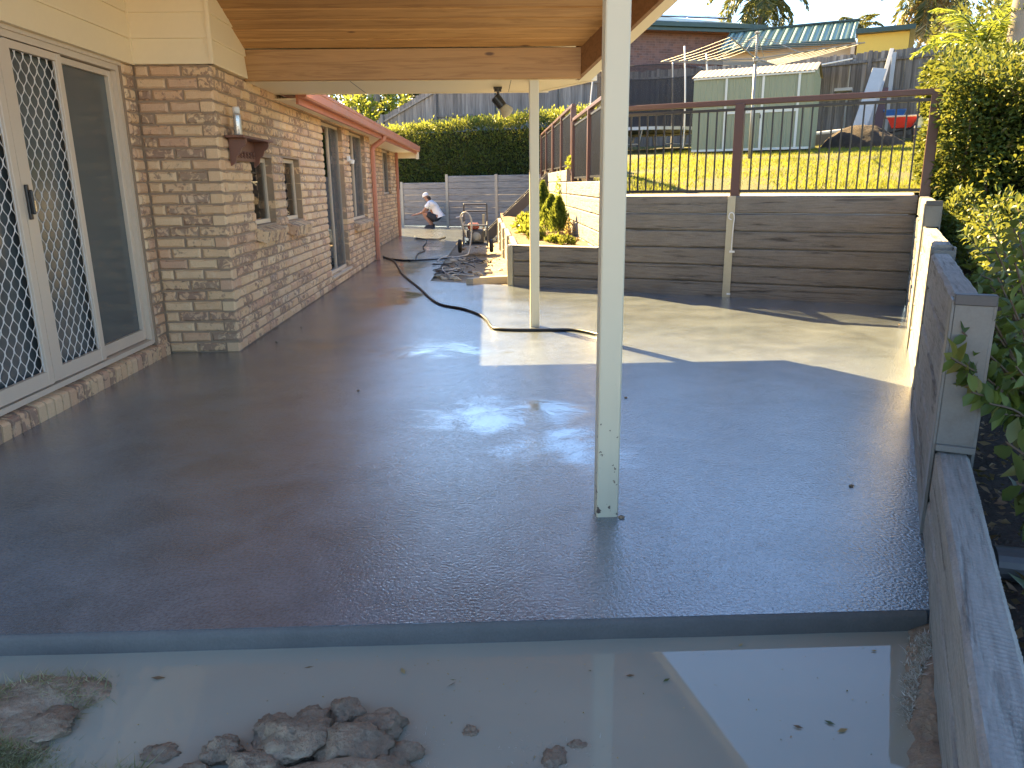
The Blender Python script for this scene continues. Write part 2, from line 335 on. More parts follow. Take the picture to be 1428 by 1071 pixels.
class MB:
    def __init__(s, M=None): s.v = []; s.f = []; s.M = M
    def add(s, vs, fs, M=None):
        b = len(s.v); M = M if M is not None else s.M
        if M is not None: vs = [M @ Vector(p) for p in vs]
        s.v += [tuple(p) for p in vs]; s.f += [tuple(i+b for i in f) for f in fs]; return s
    def box(s, x0, x1, y0, y1, z0, z1, ch=0.0, M=None):
        if ch <= 0:
            vs = [(x, y, z) for z in (z0, z1) for y in (y0, y1) for x in (x0, x1)]
            fs = [(0, 2, 3, 1), (4, 5, 7, 6), (0, 1, 5, 4), (2, 6, 7, 3), (0, 4, 6, 2), (1, 3, 7, 5)]
            return s.add(vs, fs, M)
        c = ch; vs = []; idx = {}
        for i, (x, sx) in enumerate(((x0, 1), (x1, -1))):
            for j, (y, sy) in enumerate(((y0, 1), (y1, -1))):
                for k, (z, sz) in enumerate(((z0, 1), (z1, -1))):
                    for ax in range(3):
                        p = [x, y, z]
                        for a2, sg in enumerate((sx, sy, sz)):
                            if a2 != ax: p[a2] += sg*c
                        idx[(i, j, k, ax)] = len(vs); vs.append(tuple(p))
        fs = []
        for i in (0, 1): q = [idx[(i, j, k, 0)] for j, k in ((0, 0), (0, 1), (1, 1), (1, 0))]; fs.append(q if i == 0 else q[::-1])
        for j in (0, 1): q = [idx[(i, j, k, 1)] for i, k in ((0, 0), (1, 0), (1, 1), (0, 1))]; fs.append(q if j == 0 else q[::-1])
        for k in (0, 1): q = [idx[(i, j, k, 2)] for i, j in ((0, 0), (0, 1), (1, 1), (1, 0))]; fs.append(q if k == 0 else q[::-1])
        for j in (0, 1):
            for k in (0, 1): fs.append([idx[(0, j, k, 1)], idx[(1, j, k, 1)], idx[(1, j, k, 2)], idx[(0, j, k, 2)]])
        for i in (0, 1):
            for k in (0, 1): fs.append([idx[(i, 0, k, 0)], idx[(i, 1, k, 0)], idx[(i, 1, k, 2)], idx[(i, 0, k, 2)]])
        for i in (0, 1):
            for j in (0, 1): fs.append([idx[(i, j, 0, 0)], idx[(i, j, 1, 0)], idx[(i, j, 1, 1)], idx[(i, j, 0, 1)]])
        for i in (0, 1):
            for j in (0, 1):
                for k in (0, 1): fs.append([idx[(i, j, k, 0)], idx[(i, j, k, 1)], idx[(i, j, k, 2)]])
        return s.add(vs, fs, M)
    def prism(s, poly, z0, z1, M=None):
        n = len(poly); zf0 = z0 if callable(z0) else (lambda x, y: z0); zf1 = z1 if callable(z1) else (lambda x, y: z1)
        vs = [(x, y, zf0(x, y)) for x, y in poly] + [(x, y, zf1(x, y)) for x, y in poly]
        fs = [tuple(range(n))[::-1], tuple(range(n, 2*n))] + [(i, (i+1) % n, n+(i+1) % n, n+i) for i in range(n)]
        return s.add(vs, fs, M)
    def tube(s, pts, r, seg=8, closed=False, M=None, cap=True):
        pts = [Vector(p) for p in pts]; n = len(pts); vs = []; fs = []; up = None
        for i, p in enumerate(pts):
            a = pts[(i-1) % n] if (i > 0 or closed) else p; b = pts[(i+1) % n] if (i < n-1 or closed) else p
            d = (b-a).normalized()
            if up is None: up = Vector((0, 0, 1)) if abs(d.z) < .95 else Vector((1, 0, 0))
            x = d.cross(up).normalized(); up = x.cross(d).normalized()
            rr = r[i] if hasattr(r, '__len__') else r
            for k in range(seg):
                an = 2*math.pi*k/seg; vs.append(p + x*math.cos(an)*rr + up*math.sin(an)*rr)
        m = n if closed else n-1
        for i in range(m):
            for k in range(seg):
                a = i*seg+k; b = i*seg+(k+1) % seg; c = ((i+1) % n)*seg+(k+1) % seg; d = ((i+1) % n)*seg+k; fs.append((a, b, c, d))
        if cap and not closed: fs += [tuple(range(seg))[::-1], tuple((n-1)*seg+k for k in range(seg))]
        return s.add(vs, fs, M)
    def lathe(s, prof, seg=16, M=None):
        vs = []; fs = []; n = len(prof)
        for r, z in prof:
            for k in range(seg):
                an = 2*math.pi*k/seg; vs.append((r*math.cos(an), r*math.sin(an), z))
        for i in range(n-1):
            for k in range(seg): fs.append((i*seg+k, i*seg+(k+1) % seg, (i+1)*seg+(k+1) % seg, (i+1)*seg+k))
        fs += [tuple(range(seg))[::-1], tuple((n-1)*seg+k for k in range(seg))]
        return s.add(vs, fs, M)
    def mesh(s, name, off=None):
        me = bpy.data.meshes.new(name); v = s.v if off is None else [tuple(Vector(p)-off) for p in s.v]
        me.from_pydata(v, [], s.f); me.update(); return me
    def build(s, name, mat, parent=None, smooth=False, at=None):
        """vertices are in world space; the object's origin goes to the parent's origin or to `at`"""
        if at is not None: off = Vector(at)
        elif parent is not None: off = org(parent)
        else: off = Vector((0, 0, 0))
        return link(name, s.mesh(name, off), mat, parent, loc=off, smooth=smooth)
def T(x, y, z, rz=0, rx=0, ry=0): return Matrix.Translation((x, y, z)) @ Matrix.Rotation(rz, 4, 'Z') @ Matrix.Rotation(ry, 4, 'Y') @ Matrix.Rotation(rx, 4, 'X')
def spline(pts, n=6):
    pts = [Vector(p) for p in pts]; out = []
    for i in range(len(pts)-1):
        p0 = pts[max(i-1, 0)]; p1 = pts[i]; p2 = pts[i+1]; p3 = pts[min(i+2, len(pts)-1)]
        for k in range(n):
            t = k/n; out.append(.5*((2*p1)+(p2-p0)*t+(2*p0-5*p1+4*p2-p3)*t*t+(3*p1-p0-3*p2+p3)*t**3))
    return out+[pts[-1]]
def np_mesh(name, V, F):
    """V (n,3), F (m,3 or 4) with numpy"""
    me = bpy.data.meshes.new(name); k = F.shape[1]
    me.vertices.add(len(V)); me.vertices.foreach_set('co', V.astype(np.float32).ravel())
    me.loops.add(F.size); me.loops.foreach_set('vertex_index', F.astype(np.int32).ravel())
    me.polygons.add(len(F)); me.polygons.foreach_set('loop_start', np.arange(0, F.size, k, dtype=np.int32)); me.polygons.foreach_set('loop_total', np.full(len(F), k, dtype=np.int32))
    me.update(calc_edges=True); return me
def leaf_mesh(name, P, D, L, Wd, fold=.25, droop=.15):
    """one folded leaf of four triangles at each point P pointing along D; L, Wd arrays"""
    n = len(P); D = D/np.linalg.norm(D, axis=1, keepdims=True); A = rng.normal(size=(n, 3)); S = np.cross(D, A); S /= np.linalg.norm(S, axis=1, keepdims=True); N = np.cross(S, D)
    L = np.broadcast_to(L, n)[:, None]; Wd = np.broadcast_to(Wd, n)[:, None]
    mid = P + D*L*.5; V = np.stack([P, mid+S*Wd*.5+N*Wd*fold, mid, mid-S*Wd*.5+N*Wd*fold, P+D*L-N*L*droop], 1).reshape(-1, 3)
    b = (np.arange(n)*5)[:, None]; F = np.concatenate([b+np.array([[0, 2, 1]]), b+np.array([[0, 3, 2]]), b+np.array([[1, 2, 4]]), b+np.array([[2, 3, 4]])], 0)
    return np_mesh(name, V, F)
def leaf_mesh_round(name, P, D, L, Wd, fold=.2, droop=.2):
    n = len(P); D = D/np.linalg.norm(D, axis=1, keepdims=True); A = rng.normal(size=(n, 3)); A[:, 2] += 1.2; S = np.cross(D, A); S /= np.linalg.norm(S, axis=1, keepdims=True); N = np.cross(S, D)
    L = np.broadcast_to(L, n)[:, None]; Wd = np.broadcast_to(Wd, n)[:, None]; rows = [P]
    for f, w, dz in ((.28, .40, .02), (.62, .46, .22)):
        m = P+D*L*f-N*L*droop*dz; rows += [m+S*Wd*w+N*Wd*fold, m, m-S*Wd*w+N*Wd*fold]
    rows.append(P+D*L-N*L*droop); V = np.stack(rows, 1).reshape(-1, 3)
    b = (np.arange(n)*8)[:, None]; F = np.concatenate([b+np.array([q]) for q in ((0, 2, 1), (0, 3, 2), (1, 2, 5), (1, 5, 4), (2, 3, 6), (2, 6, 5), (4, 5, 7), (5, 6, 7))], 0)
    return np_mesh(name, V, F)
def blade_mesh(name, P, H, Wd, lean=.4):
    n = len(P); az = rng.uniform(0, 2*np.pi, n); S = np.stack([np.cos(az), np.sin(az), np.zeros(n)], 1)*np.broadcast_to(Wd, n)[:, None]*.5
    le = rng.normal(size=(n, 3))*lean; le[:, 2] = 1; Tp = P+le*np.broadcast_to(H, n)[:, None]
    V = np.stack([P-S, P+S, Tp], 1).reshape(-1, 3); F = (np.arange(n)*3)[:, None]+np.array([[0, 1, 2]]); return np_mesh(name, V, F)

# ------------------------------------------------------------------ ground, slab, puddle
mb = MB(); mb.add([(-400, -400, -.42), (400, -400, -.42), (400, 700, -.42), (-400, 700, -.42)], [(0, 1, 2, 3)])
tag(mb.build('ground', 'earth'), kind='structure')
SLAB = [(-3.4, 2.10), (1.392, 2.10), (4.515, 7.985), (.27, 10.22), (-.86, 10.83), (-.76, 19.0), (1.42, 18.2), (1.42, 24.1), (-4.2, 27.1), (-3.4, 12)]
mb = MB(); mb.prism(SLAB, -.16, 0.0)
# rounded, hand-trowelled front edge that steps out a little below the lip
xs = np.linspace(-3.4, 1.37, 90); prof = [(2.099, -.0015), (2.096, -.003), (2.092, -.006), (2.088, -.011), (2.085, -.018), (2.083, -.030), (2.082, -.050), (2.081, -.08), (2.080, -.2)]
vs = []; fs = []
for i, x in enumerate(xs):
    for j, (y, z) in enumerate(prof):
        w = mnoise.noise(Vector((x*2.2, j*.6, 0)))*.006*(j/8) + mnoise.noise(Vector((x*9, j*1.7, 3)))*.0025*(j > 2)
        vs.append((x, y+w, z+w*.4*(j > 0)))
n = len(prof)
for i in range(len(xs)-1):
    for j in range(n-1): fs.append((i*n+j, i*n+j+1, (i+1)*n+j+1, (i+1)*n+j))
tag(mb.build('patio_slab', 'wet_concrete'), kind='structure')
mb = MB(); mb.add(vs, fs); tag(mb.build('slab_edge', 'slab_edge_concrete', smooth=True), kind='structure')

def mud_h(x, y):
    z = -.123
    def bump(cx, cy, rx, ry, h):
        d = ((x-cx)/rx)**2+((y-cy)/ry)**2; return h*math.exp(-d*1.6)
    z += bump(-1.42, 1.70, .42, .33, .115) + bump(-1.25, 1.9, .22, .10, .06)
    z += bump(-.52, 1.46, .36, .20, .10) + bump(-.30, 1.50, .18, .14, .07) + bump(-.9, 1.5, .3, .12, .07)
    z += bump(.05, 1.50, .22, .09, .075) + bump(.6, 1.38, .8, .12, .07)
    d = ((x-1.12)*CA - (y-1.6)*SA)      # distance to the right-hand wall line
    z += .085*math.exp(-((d)/.10)**2)*(1 if y < 2.1 else 0)
    z += (max(0, 1.45-y)*.12)
    v = Vector((x, y, 0))
    z += mnoise.noise(v*4)*.014 + mnoise.noise(v*11)*.012 + mnoise.noise(v*27)*.007 + abs(mnoise.noise(v*60))*.005
    return z
nx, ny = 260, 120; X = np.linspace(-3.4, 1.5, nx); Y = np.linspace(.2, 2.10, ny); vs = [(x, y, mud_h(x, y)) for y in Y for x in X]
fs = [(j*nx+i, j*nx+i+1, (j+1)*nx+i+1, (j+1)*nx+i) for j in range(ny-1) for i in range(nx-1)]
mb = MB(); mb.add(vs, fs); tag(mb.build('mud_ground', 'mud', smooth=True), kind='structure')
mb = MB(); mb.add([(-6, -6, -.30), (3, -6, -.30), (3, .3, -.30), (-6, .3, -.30)], [(0, 1, 2, 3)]); tag(mb.build('yard_ground', 'mud'), kind='structure')
mb = MB(); mb.add([(-3.3, .6, -.064), (1.45, .6, -.064), (1.45, 2.09, -.064), (-3.3, 2.09, -.064)], [(0, 1, 2, 3)]); tag(mb.build('puddle', 'muddy_water'), kind='structure')
# rubble strip between the path and the garden bed
vs = []; nx, ny = 40, 140; X = np.linspace(-1.0, 1.45, nx); Y = np.linspace(9.9, 19.6, ny)
for y in Y:
    for x in X: vs.append((x, y, -.055 + mnoise.noise(Vector((x*2, y*2, 1)))*.03 + mnoise.noise(Vector((x*8, y*8, 1)))*.02 + .05*max(0, (x+.1)*1.2)))
fs = [(j*nx+i, j*nx+i+1, (j+1)*nx+i+1, (j+1)*nx+i) for j in range(ny-1) for i in range(nx-1)]
mb = MB(); mb.add(vs, fs); tag(mb.build('rubble_strip', 'rubble_ground', smooth=True), kind='structure')
# upper lawn terrace, rising away from the house
def s_of_x(x, n): return (x-CX-n*SA)/CA
pl = [(s_of_x(1.66, .09), .09), (9, .09), (9, 40), (-30, 40), (-30, 14.3), (s_of_x(1.66, 14.3), 14.3)]
mb = MB(); mb.add([yd(s, n, lawn_z(n)) for s, n in pl], [tuple(range(len(pl)))]); tag(mb.build('lawn', 'lawn'), kind='structure')
a0, a1 = yd(s_of_x(1.66, .09), .09, lawn_z(.09)), yd(s_of_x(1.66, 14.3), 14.3, lawn_z(14.3)); mb = MB(); mb.add([a0, a1, (1.66, a1.y, .9), (1.66, a0.y, .9)], [(0, 1, 2, 3)]); tag(mb.build('soil_bank', 'dark_soil'), kind='structure')
# garden bed soil and the planting strip outside the right-hand wall
def bedz(x, y): return .445 + mnoise.noise(Vector((x*3, y*3, 5)))*.04 + .012*(y-10)
vs = []; fs = []; ny = 60; nx = 14
for j in range(ny):
    y = 9.75 + j*(20.5-9.75)/(ny-1)
    for i in range(nx):
        x0 = max(.30, .34+(10.16-y)/.528); x = x0 + (1.47-x0)*i/(nx-1); vs.append((x, y, bedz(x, y)))
fs = [(j*nx+i, j*nx+i+1, (j+1)*nx+i+1, (j+1)*nx+i) for j in range(ny-1) for i in range(nx-1)]
mb = MB(); mb.add(vs, fs); tag(mb.build('bed_soil', 'garden_soil', smooth=True), kind='structure')
def soil_z(s, n): return max(.06, .13+(n+6.0)*.115) + .10*s
vs = []; nx, ny = 40, 110
for j in range(ny):
    n_ = -10.5 + 10.9*j/(ny-1)
    for i in range(nx):
        s_ = .09 + 6*i/(nx-1); p = yd(s_, n_); vs.append((p.x, p.y, soil_z(s_, n_)+mnoise.noise(Vector((s_*4, n_*4, 2)))*.04+mnoise.noise(Vector((s_*13, n_*13, 2)))*.02))
fs = [(j*nx+i, j*nx+i+1, (j+1)*nx+i+1, (j+1)*nx+i) for j in range(ny-1) for i in range(nx-1)]
mb = MB(); mb.add(vs, fs); tag(mb.build('planting_soil', 'dark_soil', smooth=True), kind='structure')

# ------------------------------------------------------------------ brick house
HX, HY, DX, PX = -2.10, 6.23, -2.68, -2.45      # long wall face, return wall face, door wall face, recessed far wall face
WH = 26*.086
house = thing('brick_house', (HX, HY, 0), 'tan brick house with salmon gutter along the left side of the wet patio', 'house')
def brick_geo(L, seed, H=.073, D=.105):
    rr = random.Random(seed); b = .015
    ring = [(0, 0), (L*.33, 0), (L*.7, 0), (L, 0), (L, H), (L*.66, H), (L*.3, H), (0, H)]
    j = lambda a: rr.uniform(-a, a)
    mid = [(x+(j(.001)), b+j(.002), z+j(.0012)) for x, z in ring]
    fr = [(x+(b*1.0 if x < .01 else -b*1.0 if x > L-.01 else 0)+j(.005), j(.0035), z+(b*.75 if z < .01 else -b*.75)+j(.0035)) for x, z in ring]
    bk = [(0, D, 0), (L, D, 0), (L, D, H), (0, D, H)]
    V = bk+mid+fr; F = []
    for k in range(8): F.append((4+k, 4+(k+1) % 8, 12+(k+1) % 8, 12+k))
    F += [(12, 13, 14, 15, 16, 17, 18, 19), (0, 1, 7, 6, 5, 4), (1, 2, 8, 7), (2, 3, 11, 10, 9, 8), (3, 0, 4, 11)]
    return V, F
BV = {}
def brick_me(L):
    k = (round(L, 2), random.randrange(6))
    if k not in BV:
        V, F = brick_geo(k[0], hash(k) % 99991); mb = MB(); mb.add(V, F); BV[k] = mb.mesh('brick'); BV[k].materials.append(MATS['brick'])
    return BV[k], k[0]
bricks = []            # (distance, x, y, z, rotz, length)
MORTAR = MB()
def wall_cells(a0, a1, ops, fn):
    aa = sorted({a0, a1, *[o[0] for o in ops], *[o[1] for o in ops]}); zz = sorted({-.1, WH, *[o[2] for o in ops], *[o[3] for o in ops]})
    for i in range(len(aa)-1):
        for k in range(len(zz)-1):
            m = ((aa[i]+aa[i+1])/2, (zz[k]+zz[k+1])/2)
            if any(o[0] < m[0] < o[1] and o[2] < m[1] < o[3] for o in ops): continue
            fn(aa[i], aa[i+1], zz[k], zz[k+1])
def lay(a0, a1, ops, place, first=None, full=.226, g=.014):
    """courses of running bond between a0 and a1, cut round the openings"""
    for c in range(26):
        z = c*.086+.005
        segs = [(a0, a1)]
        for o in ops:
            if o[2] < z+.04 < o[3]:
                ns = []
                for u, w in segs:
                    if o[0] > u: ns.append((u, min(w, o[0])))
                    if o[1] < w: ns.append((max(u, o[1]), w))
                segs = [q for q in ns if q[1]-q[0] > .02]
        st = a0 if first is None else first(c)
        for u, w in segs:
            k = math.floor((u-st)/(full+g)); p = st+k*(full+g)
            while p < w:
                b0 = max(p, u if u == a0 and first is None else max(u, st)); b1 = min(p+full, w)
                if b1-b0 > .03: place(b0, b1-b0, z)
                p += full+g
# long wall X = HX facing +X, Y 6.23 .. 14.1 ; openings (y0,y1,z0,z1)
OP = [(7.03, 7.73, .99, 1.60), (8.15, 8.84, .98, 1.62), (10.15, 11.55, .16, 2.15), (12.08, 13.58, .80, 2.15)]
OPH = [(a, b, c-.0, d) for a, b, c, d in OP]
wall_cells(HY+.006, 14.15, OPH, lambda y0, y1, z0, z1: MORTAR.box(HX-.10, HX-.014, y0, y1, z0, z1))
lay(HY, 14.15, OP, lambda y, L, z: bricks.append((y-HY, HX, y, z, R(90), L)), first=lambda c: HY if c % 2 == 0 else HY+.115-.24*0)
# return wall Y = HY facing the camera
MORTAR.box(DX-.02, HX-.006, HY+.014, HY+.10, -.1, WH)
for c in range(26):
    z = c*.086+.005; x = HX if c % 2 else HX-.119
    while x > DX+.02:
        L = min(.226, x-DX); bricks.append((-5, x-L, HY, z, 0, L)); x -= .24
# strip beside the door on the door wall, facing +X
MORTAR.box(DX-.10, DX-.014, 6.03, HY+.09, -.1, WH)
for c in range(26):
    z = c*.086+.005
    if c % 2: bricks.append((-4, DX, 6.055, z, R(90), .165))
    else: bricks.append((-4, DX, 6.055, z, R(90), .055)); bricks.append((-4, DX, 6.12, z, R(90), .10))
# recessed far wall beyond the downpipe
OPF = [(18.3, 19.75, 1.13, 2.15)]
wall_cells(14.1, 20.9, OPF, lambda y0, y1, z0, z1: MORTAR.box(PX-.10, PX-.014, y0, y1, z0, z1))
MORTAR.box(PX-.1, HX-.02, 14.06, 14.14, -.1, WH)
lay(14.16, 20.9, OPF, lambda y, L, z: bricks.append((y, PX, y, z, R(90), L)))
lay(PX, HX-.01, [], lambda x, L, z: bricks.append((30, x, 14.06, z, 0, L)))
wall = MORTAR.build('wall', 'mortar', house)
bricks.sort(key=lambda b: b[0])
rest = MB()
for i, (d, x, y, z, rz, L) in enumerate(bricks):
    if i < 270:
        me, l0 = brick_me(L); j = random.uniform(-.0025, .0025)
        M = Matrix.Rotation(rz, 3, 'Z') @ Vector((0, j, 0))
        o = link('brick', me, None, wall, loc=(x+M.x, y+M.y, z+random.uniform(-.0015, .0015)), rotz=rz)
        if abs(L/l0-1) > .01: o.scale = (L/l0, 1, 1)
    else:
        V, F = brick_geo(L, i); rest.add(V, F, T(x, y, z, rz) @ Matrix.Translation((0, random.uniform(-.003, .003), 0)))
tag(rest.build('far_bricks', 'brick', wall), kind='stuff')
# door threshold: bricks laid on edge
for i in range(36):
    y = 6.20-.086*(i+1); mb = MB(); j = [random.uniform(-.003, .003) for _ in range(8)]
    prof = [(-2.80, -.02), (-2.664+j[0], -.02), (-2.660+j[1], .088+j[2]), (-2.668+j[3], .101+j[2]), (-2.685, .108+j[2]), (-2.80, .128)]
    mb.add([(px, y+.003+(.004 if k in (2, 3, 4) else 0), pz) for k, (px, pz) in enumerate(prof)]+[(px, y+.079-(.004 if k in (2, 3, 4) else 0), pz) for k, (px, pz) in enumerate(prof)],
           [(0, 1, 2, 3, 4, 5), (11, 10, 9, 8, 7, 6)]+[(k, k+6, (k+1) % 6+6, (k+1) % 6) for k in range(6)])
    mb.build('sill_brick', 'brick', wall, at=(-2.7, y, 0))
mb = MB(); mb.box(-2.82, -2.672, 2.9, 6.2, -.1, .085); mb.build('sill_mortar', 'mortar', wall)
# brick-on-edge window sills
def edge_sill(y0, y1, z, X, part):
    n = int((y1-y0+.06)/.072)
    for i in range(n):
        y = y0-.03+i*.072; mb = MB(); t = .009
        P = [(X-.12, z-.085), (X+.07, z-.155), (X+.095, z-.055), (X-.10, z+.012)]
        mb.add([(a, y+.004, b) for a, b in P]+[(a, y+.056, b) for a, b in P], [(0, 1, 2, 3), (7, 6, 5, 4)]+[(k, k+4, (k+1) % 4+4, (k+1) % 4) for k in range(4)])
        mb.build('sill_brick', 'brick', part, at=(X, y, z))
# windows
def window(y0, y1, z0, z1, X, screen=False, name='window', mull=None, sill=True):
    xf = X-.075; mb = MB(); w = .042
    mb.box(xf-.03, xf, y0+.004, y0+w, z0+.004, z1-.004); mb.box(xf-.03, xf, y1-w, y1-.004, z0+.004, z1-.004)
    mb.box(xf-.03, xf, y0+w, y1-w, z1-w, z1-.004); mb.box(xf-.03, xf+.012, y0+w, y1-w, z0+.004, z0+w)
    if mull: mb.box(xf-.03, xf+.004, mull-.02, mull+.02, z0+w, z1-w)
    fr = mb.build(name, 'aluminium_cream', house)
    mb = MB(); mb.box(xf-.022, xf-.016, y0+w-.005, y1-w+.005, z0+w-.005, z1-w+.005); mb.build('pane', 'glass', fr)
    mb = MB(); mb.box(X-1.6, X-1.55, y0-.4, y1+.6, z0-.3, z1+.1); mb.box(X-1.6, X-.105, y0-.4, y0-.37, z0-.3, z1+.1); mb.box(X-1.6, X-.105, y1+.57, y1+.6, z0-.3, z1+.1)
    mb.box(X-1.6, X-.105, y0-.4, y1+.6, z0-.34, z0-.3); mb.box(X-1.6, X-.105, y0-.4, y1+.6, z1+.1, z1+.12)
    mb.build('room', 'dark_room', fr)
    if screen:
        mb = MB(); s0 = mull if mull else y0+w
        mb.add([(xf+.006, s0, z0+w), (xf+.006, y1-w, z0+w), (xf+.006, y1-w, z1-w), (xf+.006, s0, z1-w)], [(0, 1, 2, 3)]); mb.build('insect_screen', 'fly_screen', fr)
    if sill and z0 > .5: edge_sill(y0, y1, z0, X, fr)
    return fr
window(*OP[0], HX); window(*OP[1], HX); window(*OP[3], HX, True, mull=12.75)
window(*OPF[0], PX, True, mull=19.0, sill=False)
w = window(*OP[2], HX, True, name='side_sliding_door', mull=10.85)
mb = MB(); mb.box(HX-.10, HX+.02, 10.15, 11.55, .13, .158); mb.build('threshold', 'aluminium_cream', w)
# big sliding doors at the left with diamond grilles
FX = -2.74
door = MB(); door.box(FX-.06, FX+.035, 5.985, 6.045, .132, 2.238); door.box(FX-.06, FX+.035, 2.9, 5.985, 2.165, 2.238); door.box(FX-.06, FX+.045, 2.9, 5.985, .132, .165)
door.box(FX+.035, FX+.05, 2.9, 6.05, 2.205, 2.245)
door = door.build('sliding_door', 'aluminium_cream', house)
def sash(y0, y1, x, w=.06, b=.085, nm='sash'):
    mb = MB(); mb.box(x-.02, x+.012, y0, y0+w, .172, 2.16, .003); mb.box(x-.02, x+.012, y1-w, y1, .172, 2.16, .003)
    mb.box(x-.018, x+.010, y0+w, y1-w, 2.16-w*.8, 2.158); mb.box(x-.018, x+.010, y0+w, y1-w, .174, .174+b); return mb.build(nm, 'aluminium_cream', door)
def grille(y0, y1, z0, z1, x):
    mb = MB(); pitch = .083; hz = .122; r = .0036; n = int((y1-y0)/pitch*2)+2; seg = 8
    m = int((z1-z0)/hz*seg)
    for i in range(n):
        yc = y0+i*pitch/2; ph = 1 if i % 2 else -1; vs = []; fs = []
        for k in range(m+1):
            z = z0+(z1-z0)*k/m; q = math.cos(2*math.pi*(z-z0)/hz); q = math.copysign(abs(q)**.8, q)
            y = min(max(yc+ph*q*pitch*.245, y0), y1)
            vs += [(x, y-r, z), (x+.004, y, z), (x, y+r, z)]
        for k in range(m): a = 3*k; fs += [(a, a+1, a+4, a+3), (a+1, a+2, a+5, a+4)]
        mb.add(vs, fs)
    return mb.build('diamond_grille', 'screen_wire', door)
sash(5.255, 5.985, FX-.012, .052, .08); grille(4.715, 5.195, .26, 2.11, FX+.016); sash(4.655, 5.255, FX+.020, .058, .085)
grille(3.6, 4.535, .26, 2.11, FX+.016); sash(3.55, 4.595, FX+.024, .06, .085)
sash(2.95, 3.54, FX-.012, .052, .08)
mb = MB(); mb.box(FX+.024, FX+.036, 4.597, 4.652, .18, 2.15); mb.build('meeting_stile', 'aluminium_cream', door)
for a, b in ((5.30, 5.94), (4.64, 5.26), (3.0, 4.6)):
    mb = MB(); mb.box(FX-.034, FX-.029, a, b, .24, 2.12); mb.build('pane', 'tinted_glass', door)
mb = MB(); mb.box(FX+.036, FX+.052, 4.612, 4.640, 1.16, 1.36, .004); mb.box(FX+.052, FX+.075, 4.618, 4.634, 1.19, 1.33, .005); mb.build('handle', 'black_plastic', door)
mb = MB(); mb.box(FX+.034, FX+.045, 4.672, 4.698, 1.20, 1.27, .004); mb.build('lock', 'chrome', door)
mb = MB(); mb.box(-5.8, -5.75, 2.4, 6.3, .1, 2.5); mb.box(-5.8, FX-.07, 6.13, 6.16, .1, 2.5); mb.box(-5.8, FX-.07, 2.4, 2.43, .1, 2.5); mb.box(-5.8, FX-.07, 2.4, 6.2, 2.4, 2.45); mb.box(-5.8, FX-.07, 2.4, 6.2, .06, .12)
mb.build('room', 'dark_room', door)
mb = MB(); vs = []
for k in range(60): y = 5.72+k*.36/59; vs += [(FX-.13+.02*math.sin(k*.9), y, .15), (FX-.13+.02*math.sin(k*.9), y, 2.3)]
mb.add(vs, [(2*k, 2*k+1, 2*k+3, 2*k+2) for k in range(59)]); mb.build('curtain', 'curtain', door, smooth=True)
# cream weatherboards above the brickwork
def boards(axis, a0, a1, face, top):
    z = WH+.002; k = 0
    while z < top:
        z1 = min(z+.180, top); mb = MB()
        P = [(-.03, z), (.018, z), (.020, z+.006), (.006, z1-.004), (.006, z1), (-.03, z1)]
        if axis == 'y': mb.add([(face+d, a0, h) for d, h in P]+[(face+d, a1, h) for d, h in P], [(0, 1, 2, 3, 4, 5), (11, 10, 9, 8, 7, 6)]+[(i, i+6, (i+1) % 6+6, (i+1) % 6) for i in range(6)])
        else: mb.add([(a0, face-d, h) for d, h in P]+[(a1, face-d, h) for d, h in P], [(0, 1, 2, 3, 4, 5), (11, 10, 9, 8, 7, 6)]+[(i, i+6, (i+1) % 6+6, (i+1) % 6) for i in range(6)])
        mb.build('weatherboard', 'cream_paint', house); z += .180
boards('y', 2.6, HY+.02, DX-.005, 3.9); boards('x', DX-.02, HX+.022, HY-.005, 3.9)
CLX = HX+.012
boards('y', HY-.02, 7.12, CLX, 3.9)
mb = MB(); mb.box(HX+.012, HX+.040, HY-.033, HY-.005, WH+.001, 3.9); mb.box(DX-.005, DX+.020, HY-.028, HY-.006, WH+.001, 3.9); mb.box(DX-.02, DX+.028, 2.6, HY-.03, WH-.006, WH+.002)
mb.build('corner_trim', 'cream_paint', house)
mb = MB(); mb.box(HX-.03, HX+.016, 7.12, 8.02, WH+.002, 2.5); mb.build('eave_board', 'cream_paint', house)
# eaves of the main roof beyond the patio cover
GX = -1.80
mb = MB(); mb.box(HX-.4, GX-.10, 8.03, 20.9, 2.168, 2.178); mb.box(PX-.2, HX-.4, 14.1, 20.9, 2.168, 2.178); mb.build('soffit', 'cream_soffit', house)
mb = MB(); mb.box(GX-.10, GX-.075, 8.03, 20.92, 2.125, 2.335); mb.build('fascia', 'salmon_paint', house)
mb = MB(); P = [(GX-.073, 2.19), (GX-.012, 2.185), (GX+.004, 2.20), (GX+.004, 2.275), (GX+.014, 2.285), (GX+.014, 2.315), (GX, 2.318), (GX, 2.30), (GX-.073, 2.30)]
mb.add([(x, 8.03, z) for x, z in P]+[(x, 20.95, z) for x, z in P], [tuple(range(9)), tuple(range(17, 8, -1))]+[(k, k+9, (k+1) % 9+9, (k+1) % 9) for k in range(9)]); mb.build('gutter', 'salmon_gutter', house)
mb = MB(); mb.box(PX-.3, GX-.075, 20.9, 20.94, 2.02, 2.19); mb.box(GX-.11, GX-.03, 20.86, 20.96, 2.0, 2.19); mb.build('boxed_end', 'cream_soffit', house)
mb = MB(); mb.add([(GX-.05, 8.0, 2.33), (GX-.05, 21.0, 2.33), (-6.5, 21.0, 3.95), (-6.5, 8.0, 3.95)], [(0, 1, 2, 3)]); mb.add([(GX-.05, 8.0, 2.31), (GX-.05, 21.0, 2.31), (-6.5, 21.0, 3.93), (-6.5, 8.0, 3.93)], [(3, 2, 1, 0)]); mb.build('roof', 'roof_tile', house)
